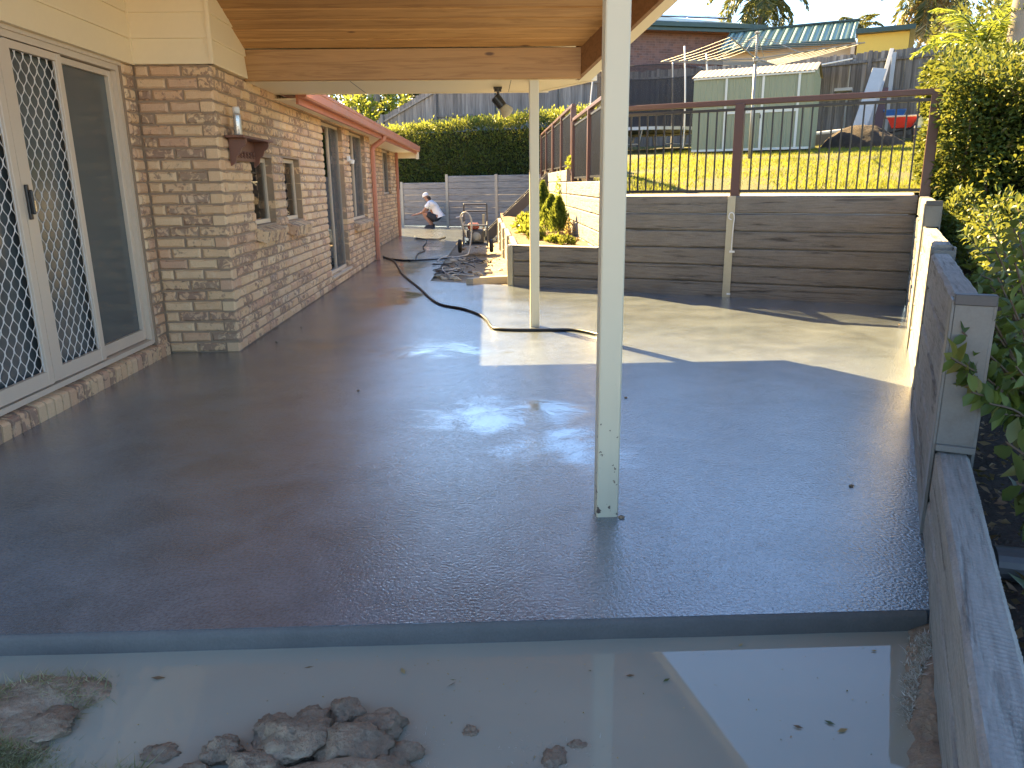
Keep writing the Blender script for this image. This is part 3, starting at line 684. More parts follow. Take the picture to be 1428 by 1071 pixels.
mb = MB(); mb.add([(-6.5, 2.5, -.1), (-6.5, 20.9, -.1), (-6.5, 20.9, 3.9), (-6.5, 2.5, 3.9)], [(0, 1, 2, 3)]); mb.box(-6.4, PX-.1, 20.8, 20.88, -.1, 2.3); mb.build('side_wall', 'mortar', house)
# downpipe
mb = MB(); yd0 = 14.13
for z0, z1 in ((-.0, .62), (.66, 1.95)): mb.box(HX+.008, HX+.078, yd0-.05, yd0+.05, z0, z1, .012)
mb.add([], []); q = [(HX+.043, yd0, 1.94), (HX+.06, yd0, 2.0), (GX-.06, yd0, 2.12), (GX-.035, yd0, 2.19)]; mb.tube(q, .046, 8)
mb.box(HX+.002, HX+.086, yd0-.056, yd0+.056, .60, .68, .008); mb.build('downpipe', 'salmon_gutter', house)
mb = MB(); mb.box(PX+.0, PX+.07, 20.80, 20.9, 0, 2.168, .01); mb.build('downpipe', 'salmon_gutter', house)
mb = MB(); mb.box(HX+.0, HX+.05, 11.72, 11.80, 1.68, 1.76, .01); mb.lathe([(.0, 0), (.035, .0), (.045, .05), (.0, .07)], 12, T(HX+.07, 11.76, 1.65)); mb.build('wall_lamp', 'white_plastic', house)

# ------------------------------------------------------------------ patio cover
def xr(y): return .62+(8.0-y)*.5275            # right-hand edge of the roof runs with the yard
cover = thing('patio_cover', (.44, 7.155, 0), 'pine-lined gable patio cover on two pale square posts beside the brick house', 'patio cover')
mb = MB(); mb.box(HX, .83, 7.06, 7.115, 2.222, 2.475, .004); mb.build('beam', 'pine', cover, at=(-.6, 7.09, 2.35))
SL = .44; BY = 7.06; RY = 3.25
def cz(y): return 2.475+SL*(BY-y) if y > RY else 2.475+SL*(BY-RY)-SL*(RY-y)
def plank(y0, y1):
    up = y0 > RY-.001
    x0 = DX-.1 if y1 < HY else HX-.02
    a = [(x0, y0), (xr(y0)-.14, y0), (xr(y1)-.14, y1), (x0, y1)]
    mb = MB(); c = .011
    vs = []
    for (x, y), dy, z in zip(a, (1, 1, -1, -1), (0, 0, 0, 0)):
        vs.append((x, y, cz(y)+c))
    for (x, y), dy in zip(a, (1, 1, -1, -1)):
        vs.append((x, y+dy*c, cz(y+dy*c)))
    for (x, y) in a: vs.append((x, y, cz(y)+.02))
    mb.add(vs, [(4, 5, 6, 7), (0, 1, 5, 4), (1, 2, 6, 5), (2, 3, 7, 6), (3, 0, 4, 7), (8, 11, 10, 9), (0, 8, 9, 1), (1, 9, 10, 2), (2, 10, 11, 3), (3, 11, 8, 0)])
    mb.build('ceiling_plank', 'pine', cover, at=(0, (y0+y1)/2, cz((y0+y1)/2)))
y = BY
while y > RY+.02: plank(max(RY, y-.122)+.001, y-.001); y -= .122
y = RY
while y > 1.2: plank(y-.122+.001, y-.001); y -= .122
# inner rafter and cream barge along the slanted right-hand edge
def along(t, off, z): return (.80+SA*t+CA*off, 7.115-CA*t-SA*off, z)
TR = (7.115-RY)/CA
for nm, m_, o0, o1, zb, zt in (('rafter', 'brown_timber', 0, .04, 2.222, 2.50), ('barge_board', 'cream_soffit', .042, .16, 2.222, 2.62)):
    mb = MB(); k = SL*CA; te = (7.115-1.05)/CA
    def zz(b, t): return b+k*t if t <= TR else b+k*TR-k*(t-TR)
    ts = [-.02 if nm == 'rafter' else -.05, TR, te]
    vs = []
    for t in ts: vs += [along(t, o0, zz(zb, t)), along(t, o1, zz(zb, t)), along(t, o1, zz(zt, t)), along(t, o0, zz(zt, t))]
    fs = [(3, 2, 1, 0), (8, 9, 10, 11)]
    for i in range(2):
        a = 4*i
        fs += [(a, a+1, a+5, a+4), (a+1, a+2, a+6, a+5), (a+2, a+3, a+7, a+6), (a+3, a, a+4, a+7)]
    mb.add(vs, fs); mb.build(nm, m_, cover)
# flat eave soffit beyond the beam, gutter and roof sheet
mb = MB(); mb.prism([(HX, 7.116), (.835, 7.116), (.93, 7.16), (.53, 7.935), (.50, 7.985), (HX, 7.985)], 2.218, 2.23); mb.build('soffit', 'cream_soffit', cover)
mb = MB(); mb.box(-1.2, -1.194, 7.12, 7.985, 2.2165, 2.218); mb.box(.215, .22, 7.12, 7.985, 2.2165, 2.218); mb.build('soffit_joint', 'steel_dark', cover)
mb = MB(); mb.prism([(HX-.3, 7.987), (.50, 7.987), (.62, 8.03), (.62, 8.06), (HX-.3, 8.06)], 2.214, 2.40); mb.prism([(.535, 7.94), (.935, 7.165), (.99, 7.19), (.60, 7.98)], 2.216, 2.42); mb.build('gutter', 'cream_soffit', cover)
mb = MB()
def rz(y): return cz(y)+.20
vs = []
for y in (8.06, RY, 1.0): vs += [(HX-1.2, y, rz(y) if y < 8 else 2.40), (xr(y)+.06, y, rz(y) if y < 8 else 2.40)]
vs += [(x, y, z+.03) for x, y, z in vs]
mb.add(vs, [(0, 1, 3, 2), (2, 3, 5, 4), (6, 8, 9, 7), (8, 10, 11, 9), (0, 6, 7, 1), (1, 7, 9, 3), (3, 9, 11, 5), (5, 11, 10, 4), (4, 10, 8, 2), (2, 8, 6, 0)]); mb.build('roof_sheet', 'cream_soffit', cover)
def post(x, y, w, ztop, m_, lab):
    mb = MB(); mb.box(x-w/2, x+w/2, y-w/2, y+w/2, -.02, ztop, .005); return tag(mb.build('post', m_, cover, at=(x, y, 0)), lab)
post(.463, 2.885, .089, cz(2.885)+.01, 'post_paint', 'near pale square post with chipped paint at its foot')
post(.422, 7.165, .086, 2.221, 'post_cream', 'far cream square post standing in the sun')
# spotlight under the eave
sp = thing('spotlight', (.105, 7.6, 2.216), 'black spotlight hanging under the cream eave left of the far post', 'spotlight')
mb = MB(); mb.lathe([(.0, 2.175), (.034, 2.175), (.036, 2.2165), (0, 2.2165)], 16, T(.105, 7.6, 0)); mb.box(.065, .145, 7.57, 7.63, 2.198, 2.2165); mb.build('base', 'black_metal', sp)
mb = MB(); mb.tube([(.105, 7.6, 2.185), (.108, 7.6, 2.12), (.115, 7.6, 2.10)], .012, 8); mb.build('arm', 'black_metal', sp)
Ms = T(.115, 7.60, 2.085, 0, 0, R(140)); mb = MB(); mb.lathe([(.0, -.06), (.038, -.06), (.046, -.045), (.046, .05), (.038, .055), (0, .055)], 18, Ms)
for k in range(4): mb.lathe([(.0, -.05+k*.018), (.05, -.05+k*.018), (.05, -.044+k*.018), (0, -.044+k*.018)], 18, Ms)
mb.build('body', 'black_metal', sp, smooth=False)
mb = MB(); mb.lathe([(.038, .055), (.045, .07), (.064, .12), (.062, .135), (.045, .15), (0, .157)], 20, Ms); mb.build('bulb', 'straw', sp, smooth=True)
# bracket shelf with a spray can
sh = thing('bracket_shelf', (HX, 6.78, 1.70), 'dark timber bracket shelf with carved brackets on the brick wall', 'shelf')
mb = MB(); mb.box(HX+.004, HX+.155, 6.38, 7.23, 1.715, 1.735, .004); mb.build('shelf_board', 'shelf_wood', sh)
for yb in (6.46, 7.10):
    mb = MB(); P = [(0, 1.714), (.14, 1.714), (.14, 1.68), (.125, 1.655), (.10, 1.64), (.085, 1.60), (.055, 1.575), (.045, 1.535), (.02, 1.51), (0, 1.50)]
    n = len(P); mb.add([(HX+.004+a, yb, b) for a, b in P]+[(HX+.004+a, yb+.022, b) for a, b in P], [tuple(range(n)), tuple(range(2*n-1, n-1, -1))]+[(k, k+n, (k+1) % n+n, (k+1) % n) for k in range(n)]); mb.build('bracket', 'shelf_wood', sh)
mb = MB(); mb.box(HX+.004, HX+.016, 6.484, 7.098, 1.62, 1.714); mb.box(HX+.004, HX+.018, 6.484, 7.098, 1.545, 1.575); mb.build('back_rail', 'shelf_wood', sh)
for k in range(7):
    mb = MB(); mb.lathe([(.0, -.03), (.012, -.03), (.016, -.012), (.009, 0), (.016, .012), (.012, .024), (0, .024)], 8, T(HX+.02, 6.53+k*.086, 1.598)); mb.build('spindle', 'shelf_wood', sh)
can = thing('spray_can', (HX+.085, 6.475, 1.736), 'silver spray can with white cap standing on the bracket shelf', 'spray can')
mb = MB(); mb.lathe([(.0, 1.7365), (.030, 1.7365), (.032, 1.742), (.032, 1.885), (.029, 1.90), (.024, 1.905), (0, 1.905)], 20, T(HX+.085, 6.475, 0)); mb.build('body', 'can_metal', can, smooth=True)
mb = MB(); mb.lathe([(.0, 1.9055), (.028, 1.9055), (.028, 1.945), (.024, 1.955), (0, 1.957)], 20, T(HX+.085, 6.475, 0)); mb.build('cap', 'white_plastic', can, smooth=True)

# ------------------------------------------------------------------ sleeper retaining walls
def sleeper_mesh(L, H=.2, Tk=.08, seed=0, rough=.0025, full=False, sawn=False):
    """local x along the length (0..L), y depth (0 = face), z 0..H; chamfered, slightly uneven edges"""
    rr = random.Random(seed); c = .014; n = max(4, int(L*(14 if full else 5)))
    if sawn: n = int(L/.0085)
    prof = [(0, c), (0, H*.5), (0, H-c), (c, H), (Tk-c, H), (Tk, H-c), (Tk, c), (Tk-c, 0), (c, 0)]; m = len(prof); vs = []; fs = []
    for i in range(n+1):
        x = L*i/n
        for k, (y, z) in enumerate(prof):
            jx = rr.uniform(-rough, rough)
            if sawn:
                jx *= .35
                if k in (4, 5): z -= (.0042*(i % 2)+.0012*rr.random())*max(0, .55+mnoise.noise(Vector((x*5, 0, 7))))
            vs.append((x, y+jx+mnoise.noise(Vector((x*3, k*2.1, seed*1.7)))*rough*1.5, min(max(z+rr.uniform(-rough, rough)*(.2 if sawn else 1), .0), H)))
    for i in range(n):
        for k in range(m): fs.append((i*m+k, (i+1)*m+k, (i+1)*m+(k+1) % m, i*m+(k+1) % m))
    fs += [tuple(range(m))[::-1], tuple(n*m+k for k in range(m))][::1]
    mb = MB(); mb.add(vs, fs); return mb.mesh('sleeper')
SMESH = {}
def sleeper(parent, p, rotz, L, mat, seed, H=.2, Tk=.08, gap=.006, full=False, sawn=False):
    k = (round(L, 3), seed % 3, mat, H, Tk, full, sawn)
    if k not in SMESH: SMESH[k] = sleeper_mesh(L-.008, H-gap, Tk, seed, full=full, sawn=sawn); SMESH[k].materials.append(MATS[mat])
    return link('sleeper', SMESH[k], None, parent, loc=p, rotz=rotz)
# --- back wall of the patio, in yard coordinates, face at n = 0
bw = thing('retaining_wall', yd(-1.9, 0), 'dark timber-look concrete sleeper wall behind the patio, below the black fence', 'retaining wall')
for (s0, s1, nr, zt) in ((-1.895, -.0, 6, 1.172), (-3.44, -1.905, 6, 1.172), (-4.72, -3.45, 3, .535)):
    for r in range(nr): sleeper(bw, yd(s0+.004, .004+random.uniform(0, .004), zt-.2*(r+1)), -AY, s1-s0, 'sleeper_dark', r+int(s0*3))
for s0, zt in ((-1.90, 1.165), (-3.445, 1.165)):
    mb = MB(YM); mb.box(s0-.045, s0+.045, -.014, -.004, -.05, zt, .002); mb.box(s0-.005, s0+.005, -.004, .09, -.05, zt); mb.build('steel_post', 'galvanised_warm', bw)
mb = MB(YM); mb.box(-4.80, -4.722, -.012, .10, -.05, .53, .004); mb.build('corner_post', 'galvanised_warm', bw)
mb = MB(YM); mb.box(-4.80, -3.45, -.006, .09, .5375, .546); mb.build('capping', 'white_plastic', bw)
mb = MB(YM); mb.tube(spline([(-1.868, -.022, .55), (-1.862, -.03, .8), (-1.855, -.03, .92), (-1.872, -.032, .975), (-1.91, -.032, .97), (-1.915, -.03, .92), (-1.885, -.028, .90)], 6), .006, 6); mb.build('wire_loop', 'white_plastic', bw)
mb = MB(YM); mb.box(-1.888, -1.83, -.03, -.015, .525, .548); mb.box(-1.89, -1.85, -.03, -.015, .03, .05); mb.build('clip', 'white_plastic', bw)
# --- right-hand wall: four steps, face at s = 0, running along n
rw = thing('retaining_wall', yd(0, -6.0), 'stepped pale sleeper wall with galvanised end posts along the right of the patio', 'retaining wall')
RZ = math.atan2(CA, SA)          # direction of +n in world
def rsleep(n0, n1, z, seed, off, mat='sleeper', full=False, Tk=.08, sawn=False): # face looks to -s ; local y must point to +s
    p = yd(off, n1, z); return sleeper(rw, p, RZ+math.pi, n1-n0, mat, seed, Tk=Tk, full=full, sawn=sawn)
for (n0, n1, zt, nr, off) in ((-2.29, -.02, 1.16, 6, .004), (-4.10, -2.31, .968, 5, .0), (-5.97, -4.15, .925, 5, -.012)):
    for r in range(nr): rsleep(n0, n1, zt-.2*(r+1), r*2+int(n0*5), off+random.uniform(0, .004), full=n0 < -4.2, Tk=.10)
for r in range(2): rsleep(-8.6, -6.02, .345-.2*(r+1), r+40, .0, full=True, Tk=.112, sawn=(r == 0))
def hpost(n, z0, z1, w, cap=True, zface=None):
    mb = MB(YM); mb.box(-.014, -.002, n-.05, n+.05, -.12, z1-.02, .002); mb.box(w+.002, w+.012, n-.05, n+.05, z0-.2, z1-.02); o = mb.build('steel_flange', 'post_zinc', rw)
    mb = MB(YM); mb.box(-.002, w+.002, n-.052, n-.040, zface if zface else z0, z1-.036, .001); mb.build('post_face', 'post_zinc', rw)
    if cap: mb = MB(YM); mb.box(-.006, w+.010, n-.058, n-.01, z1-.036, z1+.002, .002); mb.build('post_cap', 'steel_dark', rw)
hpost(-2.30, .9, 1.165, .10, zface=.97); hpost(-4.12, .3, .972, .10, cap=False); hpost(-5.985, -.1, .930, .115, zface=.355)
mb = MB(YM); mb.box(-.004, .125, -6.055, -6.036, .347, .372, .002); mb.build('post_foot', 'post_zinc', rw)
# --- low garden bed wall beside the path
gw = thing('garden_wall', (.34, 10.2, 0), 'low sunlit sleeper wall edging the garden bed beside the path', 'garden wall')
for k, (y0, y1) in enumerate(((10.24, 12.22), (12.28, 14.26), (14.32, 16.30), (16.36, 18.34))):
    dx = -.0175*(y0-10.2)
    for r in range(3): sleeper(gw, (.315+dx, y1, .535-.2*(r+1)+.006*k), R(-90), y1-y0, 'sleeper', r+k*3+11)
    mb = MB(); mb.box(.298+dx, .31+dx, y1-.02, y1+.07, -.1, .53+.006*k); mb.build('steel_post', 'galvanised_warm', gw)
# --- terrace wall behind the garden bed
tw = thing('terrace_wall', (1.45, 9.7, 0), 'tall sunlit sleeper wall behind the garden bed, below the brown fence', 'retaining wall')
for k, (y0, y1, zt, nr) in enumerate(((9.72, 12.22, 1.36, 5), (12.25, 14.42, 1.36, 5), (14.45, 16.6, 1.58, 6), (16.63, 19.2, 1.58, 6))):
    for r in range(nr): sleeper(tw, (1.45+.004*(k % 2), y1, zt-.22*(r+1)), R(-90), y1-y0, 'sleeper', r+k*2+60, H=.22)
# --- far wall across the end of the path, parallel to the back wall
fwall = thing('retaining_wall', (-1.36, 25.56, 0), 'grey sleeper wall with light posts across the end of the path', 'retaining wall')
def fp(d): return Vector((-1.36+CA*d, 25.56-SA*d, 0))
for k, (d0, d1, zt, nr) in enumerate(((-3.6, -1.79, 1.2, 6), (-1.76, -.02, 1.41, 7), (.02, 1.80, 1.61, 8), (1.84, 3.62, 1.61, 8), (3.66, 5.4, 1.61, 8))):
    for r in range(nr): p = fp(d0); sleeper(fwall, (p.x, p.y, zt-.2*(r+1)), -AY, d1-d0, 'sleeper_grey', r+k+80, gap=.0015)
for d, zt in ((-1.775, 1.44), (0, 1.66), (1.82, 1.64), (3.64, 1.64)):
    mb = MB(Matrix.Translation(fp(d)) @ Matrix.Rotation(-AY, 4, 'Z')); mb.box(-.05, .05, -.016, -.004, 0, zt); mb.build('steel_post', 'galvanised', fwall)

# ------------------------------------------------------------------ brown and black fence on the terrace
fe = thing('balustrade_fence', yd(-1.9, .06, 1.17), 'brown and black metal fence with thin bars on top of the patio back wall', 'fence')
PSH = {}
def fpost(parent, p, rz, h, name='fence_post'):
    k = round(h, 2)
    if k not in PSH: m = MB(); m.box(-.05, .05, -.05, .05, 0, k, .004); PSH[k] = m.mesh('fence_post'); PSH[k].materials.append(MATS['brown_metal'])
    return link(name, PSH[k], None, parent, loc=p, rotz=rz)
BSH = {}
def bar(parent, p, rz, h):
    k = round(h, 3)
    if k not in BSH: m = MB(); m.box(-.0085, .0085, -.0085, .0085, 0, k); BSH[k] = m.mesh('bar'); BSH[k].materials.append(MATS['black_metal'])
    return link('bar', BSH[k], None, parent, loc=p, rotz=rz)
for s in (.06, -1.88, -3.30): fpost(fe, yd(s, .075, 1.15), -AY, 1.02)
mb = MB(YM); mb.box(-3.36, .14, .045, .110, 2.155, 2.215, .005); mb.build('top_rail', 'brown_metal', fe)
for a, b in ((-3.25, -1.932), (-1.828, .008)):
    mb = MB(YM); mb.box(a, b, .055, .090, 2.095, 2.125); mb.build('panel_rail', 'black_metal', fe); mb = MB(YM); mb.box(a, b, .055, .090, 1.205, 1.235); mb.build('panel_rail', 'black_metal', fe)
    n = int(round((b-a)/.104))
    for i in range(1, n): bar(fe, yd(a+(b-a)*i/n, .0725, 1.235), -AY, .86)
lf = thing('balustrade_fence', (1.53, 14, 1.36), 'stepped brown fence running away above the sunlit terrace wall', 'fence')
for k, (y0, y1, zb, zt) in enumerate(((9.75, 14.15, 1.36, 2.40), (14.35, 18.45, 1.60, 2.66), (18.65, 22.5, 1.62, 2.66))):
    ym = (y0+y1)/2
    for y in (y0, ym, y1): fpost(lf, (1.56, y, zb-.1), 0, zt-zb+.1)
    mb = MB(); mb.box(1.525, 1.595, y0-.05, y1+.05, zt, zt+.055, .005); mb.build('top_rail', 'brown_metal', lf)
    mb = MB(); mb.box(1.545, 1.58, y0, y1, zt-.09, zt-.06); mb.build('panel_rail', 'black_metal', lf); mb = MB(); mb.box(1.545, 1.58, y0, y1, zb+.05, zb+.08); mb.build('panel_rail', 'black_metal', lf)
    n = int((y1-y0)/.104)
    for i in range(1, n): bar(lf, (1.5625, y0+(y1-y0)*i/n, zb+.08), 0, round(zt-zb-.15, 2))

# ------------------------------------------------------------------ paling fence at the back of the lawn
pf = thing('paling_fence', yd(-8, 16, 2.3), 'weathered grey timber paling fence along the back of the lawn', 'fence')
PV = [];
for k in range(6):
    m = MB(); w = .094+random.uniform(-.004, .003); h = 2.5+random.uniform(-.02, .02); tl = random.uniform(-.02, .02)
    m.add([(0, 0, 0), (w, 0, 0), (w, .016, 0), (0, .016, 0), (tl*.5, 0, h), (w+tl*.5, 0, h-.006), (w+tl*.5, .016, h-.006), (tl*.5, .016, h)], [(0, 3, 2, 1), (4, 5, 6, 7), (0, 1, 5, 4), (2, 3, 7, 6), (1, 2, 6, 5), (3, 0, 4, 7)]); me = m.mesh('paling'); me.materials.append(MATS['weathered_timber']); PV.append(me)
def ftop(s):
    if s > -4: return 4.74+.03*(s+4)
    if s > -15.6: return 4.74+.012*(-4-s)
    return 4.88-(-15.6-s)*.40
s = -18.3
while s < .70:
    z = ftop(s)+random.uniform(-.02, .02)
    link('paling', random.choice(PV), None, pf, loc=yd(s, 16+random.uniform(-.006, .006), z-2.5), rotz=-AY); s += .0895
for i, (a, b) in enumerate(((-18.3, -15.6), (-15.6, -10), (-10, -4), (-4, .70))):
    for dz in (-.28, -1.15):
        mb = MB(YM); za, zb_ = ftop(a)+dz, ftop(b)+dz
        mb.add([(a, 15.94, za), (b, 15.94, zb_), (b, 15.99, zb_), (a, 15.99, za), (a, 15.94, za+.07), (b, 15.94, zb_+.07), (b, 15.99, zb_+.07), (a, 15.99, za+.07)], [(0, 3, 2, 1), (4, 5, 6, 7), (0, 1, 5, 4), (2, 3, 7, 6), (1, 2, 6, 5), (3, 0, 4, 7)]); mb.build('rail', 'weathered_timber', pf)
for s in (-18.0, -15.6, -13.2, -10.8, -8.4, -6, -3.6, -1.2):
    mb = MB(YM); mb.box(s-.05, s+.05, 15.88, 15.98, 2.2, ftop(s)+.02); mb.build('post', 'weathered_timber', pf)
mb = MB(YM)
for k in range(4): mb.box(-3, .75, 15.86-.02*k, 15.93, 1.9+.21*k, 2.1+.21*k)
mb.build('base_boards', 'weathered_timber', pf)

# ------------------------------------------------------------------ things on the lawn
# garden shed
SB = 1.97
shd = thing('garden_shed', yd(-3.4, 9.8, SB), 'pale green ribbed steel garden shed with cream trim on the lawn', 'shed')
def ribbed(a0, a1, z0, z1, n, fn, name='wall_sheet'):
    k = int((a1-a0)/.13); vs = []; fs = []
    for i in range(k+1):
        a = a0+(a1-a0)*i/k
        for da, dn in ((-.025, 0), (-.012, -.012), (.012, -.012), (.025, 0)):
            aa = min(max(a+da, a0), a1); vs += [fn(aa, dn, z0), fn(aa, dn, z1)]
    for i in range(len(vs)//2-1): fs.append((2*i, 2*i+2, 2*i+3, 2*i+1))
    mb = MB(YM); mb.add(vs, fs); return mb.build(name, 'shed_green', shd)
S0, S1, N0, N1 = -4.70, -2.06, 9.8, 11.3; ZE = 3.68
ribbed(S0, S1, SB+.06, ZE, 0, lambda a, d, z: (a, N0+d, z)); ribbed(N0, N1, SB+.06, ZE, 0, lambda a, d, z: (S1-d, a, z)); ribbed(N0, N1, SB+.06, ZE, 0, lambda a, d, z: (S0+d, a, z)); ribbed(S0, S1, SB+.06, ZE, 0, lambda a, d, z: (a, N1-d, z))
for s in (S1-.001, S0+.001):
    mb = MB(YM); mb.add([(s, N0, ZE), (s, N1, ZE), (s, (N0+N1)/2, ZE+.24)], [(0, 1, 2)]); mb.build('gable', 'shed_green', shd)
mb = MB(YM); k = 26; vs = []
for i in range(k*2+1):
    s = S0-.05+(S1-S0+.10)*i/(k*2); dz = .018*(i % 2); vs += [(s, N0-.07, ZE-.01+dz), (s, (N0+N1)/2, ZE+.245+dz), (s, N1+.07, ZE-.01+dz)]
fs = []
for i in range(k*2): fs += [(3*i, 3*i+3, 3*i+4, 3*i+1), (3*i+1, 3*i+4, 3*i+5, 3*i+2)]
mb.add(vs, fs); mb.build('roof', 'shed_roof', shd)
for s in (-3.95, -3.13, -2.36):
    mb = MB(YM); mb.box(s-.025, s+.025, N0-.032, N0-.013, SB+.06, ZE-.03); mb.build('trim', 'shed_trim', shd)
mb = MB(YM); mb.box(-3.925, -3.155, N0-.03, N0-.013, 2.84, 2.90); mb.box(-3.105, -2.385, N0-.03, N0-.013, 2.84, 2.90); mb.box(S0, S1, N0-.03, N0-.013, SB+.05, SB+.10); mb.box(S0-.01, S1+.01, N0-.05, N0-.012, ZE-.05, ZE-.012); mb.build('trim', 'shed_trim', shd)
mb = MB(YM); mb.box(-3.16, -3.14, N0-.06, N0-.032, 2.72, 2.80); mb.build('latch', 'black_metal', shd)
mb = MB(YM); mb.box(S0+.05, S1-.05, N0+.1, N1-.05, 1.8, SB+.06); mb.build('base', 'steel_dark', shd)
# trampoline
TS, TN, TRr = -6.55, 12.4, 1.55; TZ = lawn_z(TN)
tr = thing('trampoline', yd(TS, TN, TZ), 'trampoline with white poles and dark safety net left of the shed', 'trampoline')
def circ(r, z, k=40): return [YM @ Vector((TS+r*math.cos(2*math.pi*i/k), TN+r*math.sin(2*math.pi*i/k), z)) for i in range(k)]
mb = MB(); mb.tube(circ(TRr, TZ+.52), .03, 8, True); mb.build('frame_ring', 'galvanised', tr, smooth=True)
mb = MB(); a, b = circ(TRr+.06, TZ+.55), circ(TRr-.28, TZ+.56); c, d = circ(TRr+.06, TZ+.47), circ(TRr-.28, TZ+.545); k = 40
mb.add(a+b+c, [(i, (i+1) % k, k+(i+1) % k, k+i) for i in range(k)]+[(2*k+i, 2*k+(i+1) % k, (i+1) % k, i) for i in range(k)]); mb.build('safety_pad', 'trampoline_pad', tr)
mb = MB(); mb.add(circ(TRr-.28, TZ+.54), [tuple(range(40))]); mb.build('mat', 'black_plastic', tr)
for i in range(6):
    an = 2*math.pi*(i+.35)/6; ca_, sa_ = math.cos(an), math.sin(an)
    mb = MB(YM); q = lambda r, z: (TS+r*ca_, TN+r*sa_, z)
    mb.tube(spline([q(TRr+.06, TZ), q(TRr+.08, TZ+.5), q(TRr+.05, TZ+1.4), q(TRr-.06, TZ+2.5)], 4), .021, 7); mb.build('pole', 'white_plastic', tr, smooth=True)
    mb = MB(YM); mb.tube([(TS+TRr*math.cos(an-.35), TN+TRr*math.sin(an-.35), TZ+.5), (TS+TRr*math.cos(an-.3), TN+TRr*math.sin(an-.3), TZ+.12), (TS+TRr*math.cos(an+.3), TN+TRr*math.sin(an+.3), TZ+.12), (TS+TRr*math.cos(an+.35), TN+TRr*math.sin(an+.35), TZ+.5)], .02, 6); mb.build('leg', 'galvanised', tr)
mb = MB(); a, b = circ(TRr-.10, TZ+.58), circ(TRr-.13, TZ+2.05); mb.add(a+b, [(i, (i+1) % k, k+(i+1) % k, k+i) for i in range(k)]); mb.build('safety_net', 'net', tr)
mb = MB(); mb.tube(circ(TRr-.13, TZ+2.06), .010, 5, True); mb.build('net_cord', 'black_plastic', tr)
# rotary clothesline
HS, HN = -2.93, 7.3; HZ = lawn_z(HN)
cl = thing('rotary_clothesline', yd(HS, HN, HZ), 'grey rotary clothesline with strung arms standing in front of the shed', 'clothesline')
mb = MB(YM); mb.tube([(HS, HN, HZ-.1), (HS, HN, 3.55)], .030, 10); mb.tube([(HS, HN, 3.55), (HS, HN, 4.12)], .022, 10); mb.build('pole', 'galvanised', cl, smooth=True)
mb = MB(YM); mb.lathe([(0, 3.59), (.055, 3.60), (.06, 3.66), (.035, 3.69), (0, 3.69)], 12, YM @ T(HS, HN, 0)); mb.lathe([(0, 4.10), (.05, 4.105), (.055, 4.13), (.02, 4.15), (0, 4.15)], 12, YM @ T(HS, HN, 0)); mb.build('hub', 'galvanised', cl)
mb = MB(YM); mb.tube([(HS, HN, 2.88), (HS+.10, HN-.10, 2.86), (HS+.14, HN-.14, 2.80), (HS+.17, HN-.15, 2.80)], .012, 6); mb.build('crank_handle', 'black_metal', cl)
tips = []
for k in range(4):
    an = R(180+90*k-4); L = 1.95; tip = Vector((HS+L*math.cos(an), HN+L*math.sin(an), 3.76)); hub = Vector((HS, HN, 3.65)); tips.append((hub, tip))
    mb = MB(YM); mb.tube([hub, tip], .013, 6); mb.build('arm', 'galvanised', cl)
    mb = MB(YM); mb.tube([hub.lerp(tip, .42), Vector((HS, HN, 4.08))], .008, 5); mb.build('stay', 'galvanised', cl)
for k in range(4):
    (h0, t0), (h1, t1) = tips[k], tips[(k+1) % 4]
    for j in range(7):
        f = .40+.1*j; mb = MB(YM); a, b = h0.lerp(t0, f), h1.lerp(t1, f); mb.tube([a, a.lerp(b, .5)-Vector((0, 0, .02)), b], .0048, 4); mb.build('line', 'galvanised', cl)
# boards and posts leaning on the paling fence, pipe, soil heap, barrow and other gear
def plank3(name, a, b, w, t, mat, label, cat, side=(1, 0, 0), group=None):
    a, b = Vector(a), Vector(b); d = (b-a); L = d.length; z = d.normalized(); x = (Vector(side)-z*Vector(side).dot(z)).normalized(); y = z.cross(x)
    M = Matrix((x, y, z)).transposed().to_4x4(); M.translation = a; root = YM @ M
    mb = MB(root); mb.box(-w/2, w/2, -t/2, t/2, 0, L, .004); return tag(mb.build(name, mat, at=YM @ a), label, cat, group)
plank3('leaning_board', (-1.25, 12.9, 2.30), (-.88, 13.95, 4.12), .34, .03, 'board_grey', 'wide pale grey board leaning on the paling fence', 'board', group='boards leaning on the fence')
plank3('leaning_board', (-1.02, 13.1, 2.25), (-.66, 15.2, 4.75), .10, .04, 'board_grey', 'narrow pale batten leaning steeply across the paling fence', 'board', group='boards leaning on the fence')
plank3('leaning_board', (-.86, 13.5, 2.25), (-.82, 15.1, 3.75), .36, .03, 'board_brown', 'dark red-brown board leaning behind the pale grey board', 'board', group='boards leaning on the fence')
plank3('leaning_post', (-.62, 15.2, 2.3), (-.60, 15.75, 4.72), .11, .09, 'board_grey', 'upright grey timber post propped against the paling fence', 'post', group='boards leaning on the fence')
mb = MB(YM); mb.tube([(-2.45, 12.6, 2.47), (-1.28, 12.6, 2.56)], .045, 10); tag(mb.build('white_pipe', 'white_plastic', at=yd(-1.8, 12.6, 2.4)), 'white plastic pipe lying level beside the shed', 'pipe')
for z in (2.2,):
    mb = MB(YM); mb.box(-2.5, -1.2, 12.5, 12.9, 2.05, 2.46); tag(mb.build('pallet_stack', 'steel_dark', at=yd(-1.8, 12.6, 2.1)), 'low dark stack under the white pipe beside the shed', 'stack')
mb = MB(YM); mb.box(-2.0, -1.55, 14.9, 15.4, 3.72, 3.80); tag(mb.build('wall_bracket', 'board_grey', at=yd(-1.8, 15, 3.7)), 'pale board fixed on the paling fence beside the shed', 'board')
vs = []; nx = 36
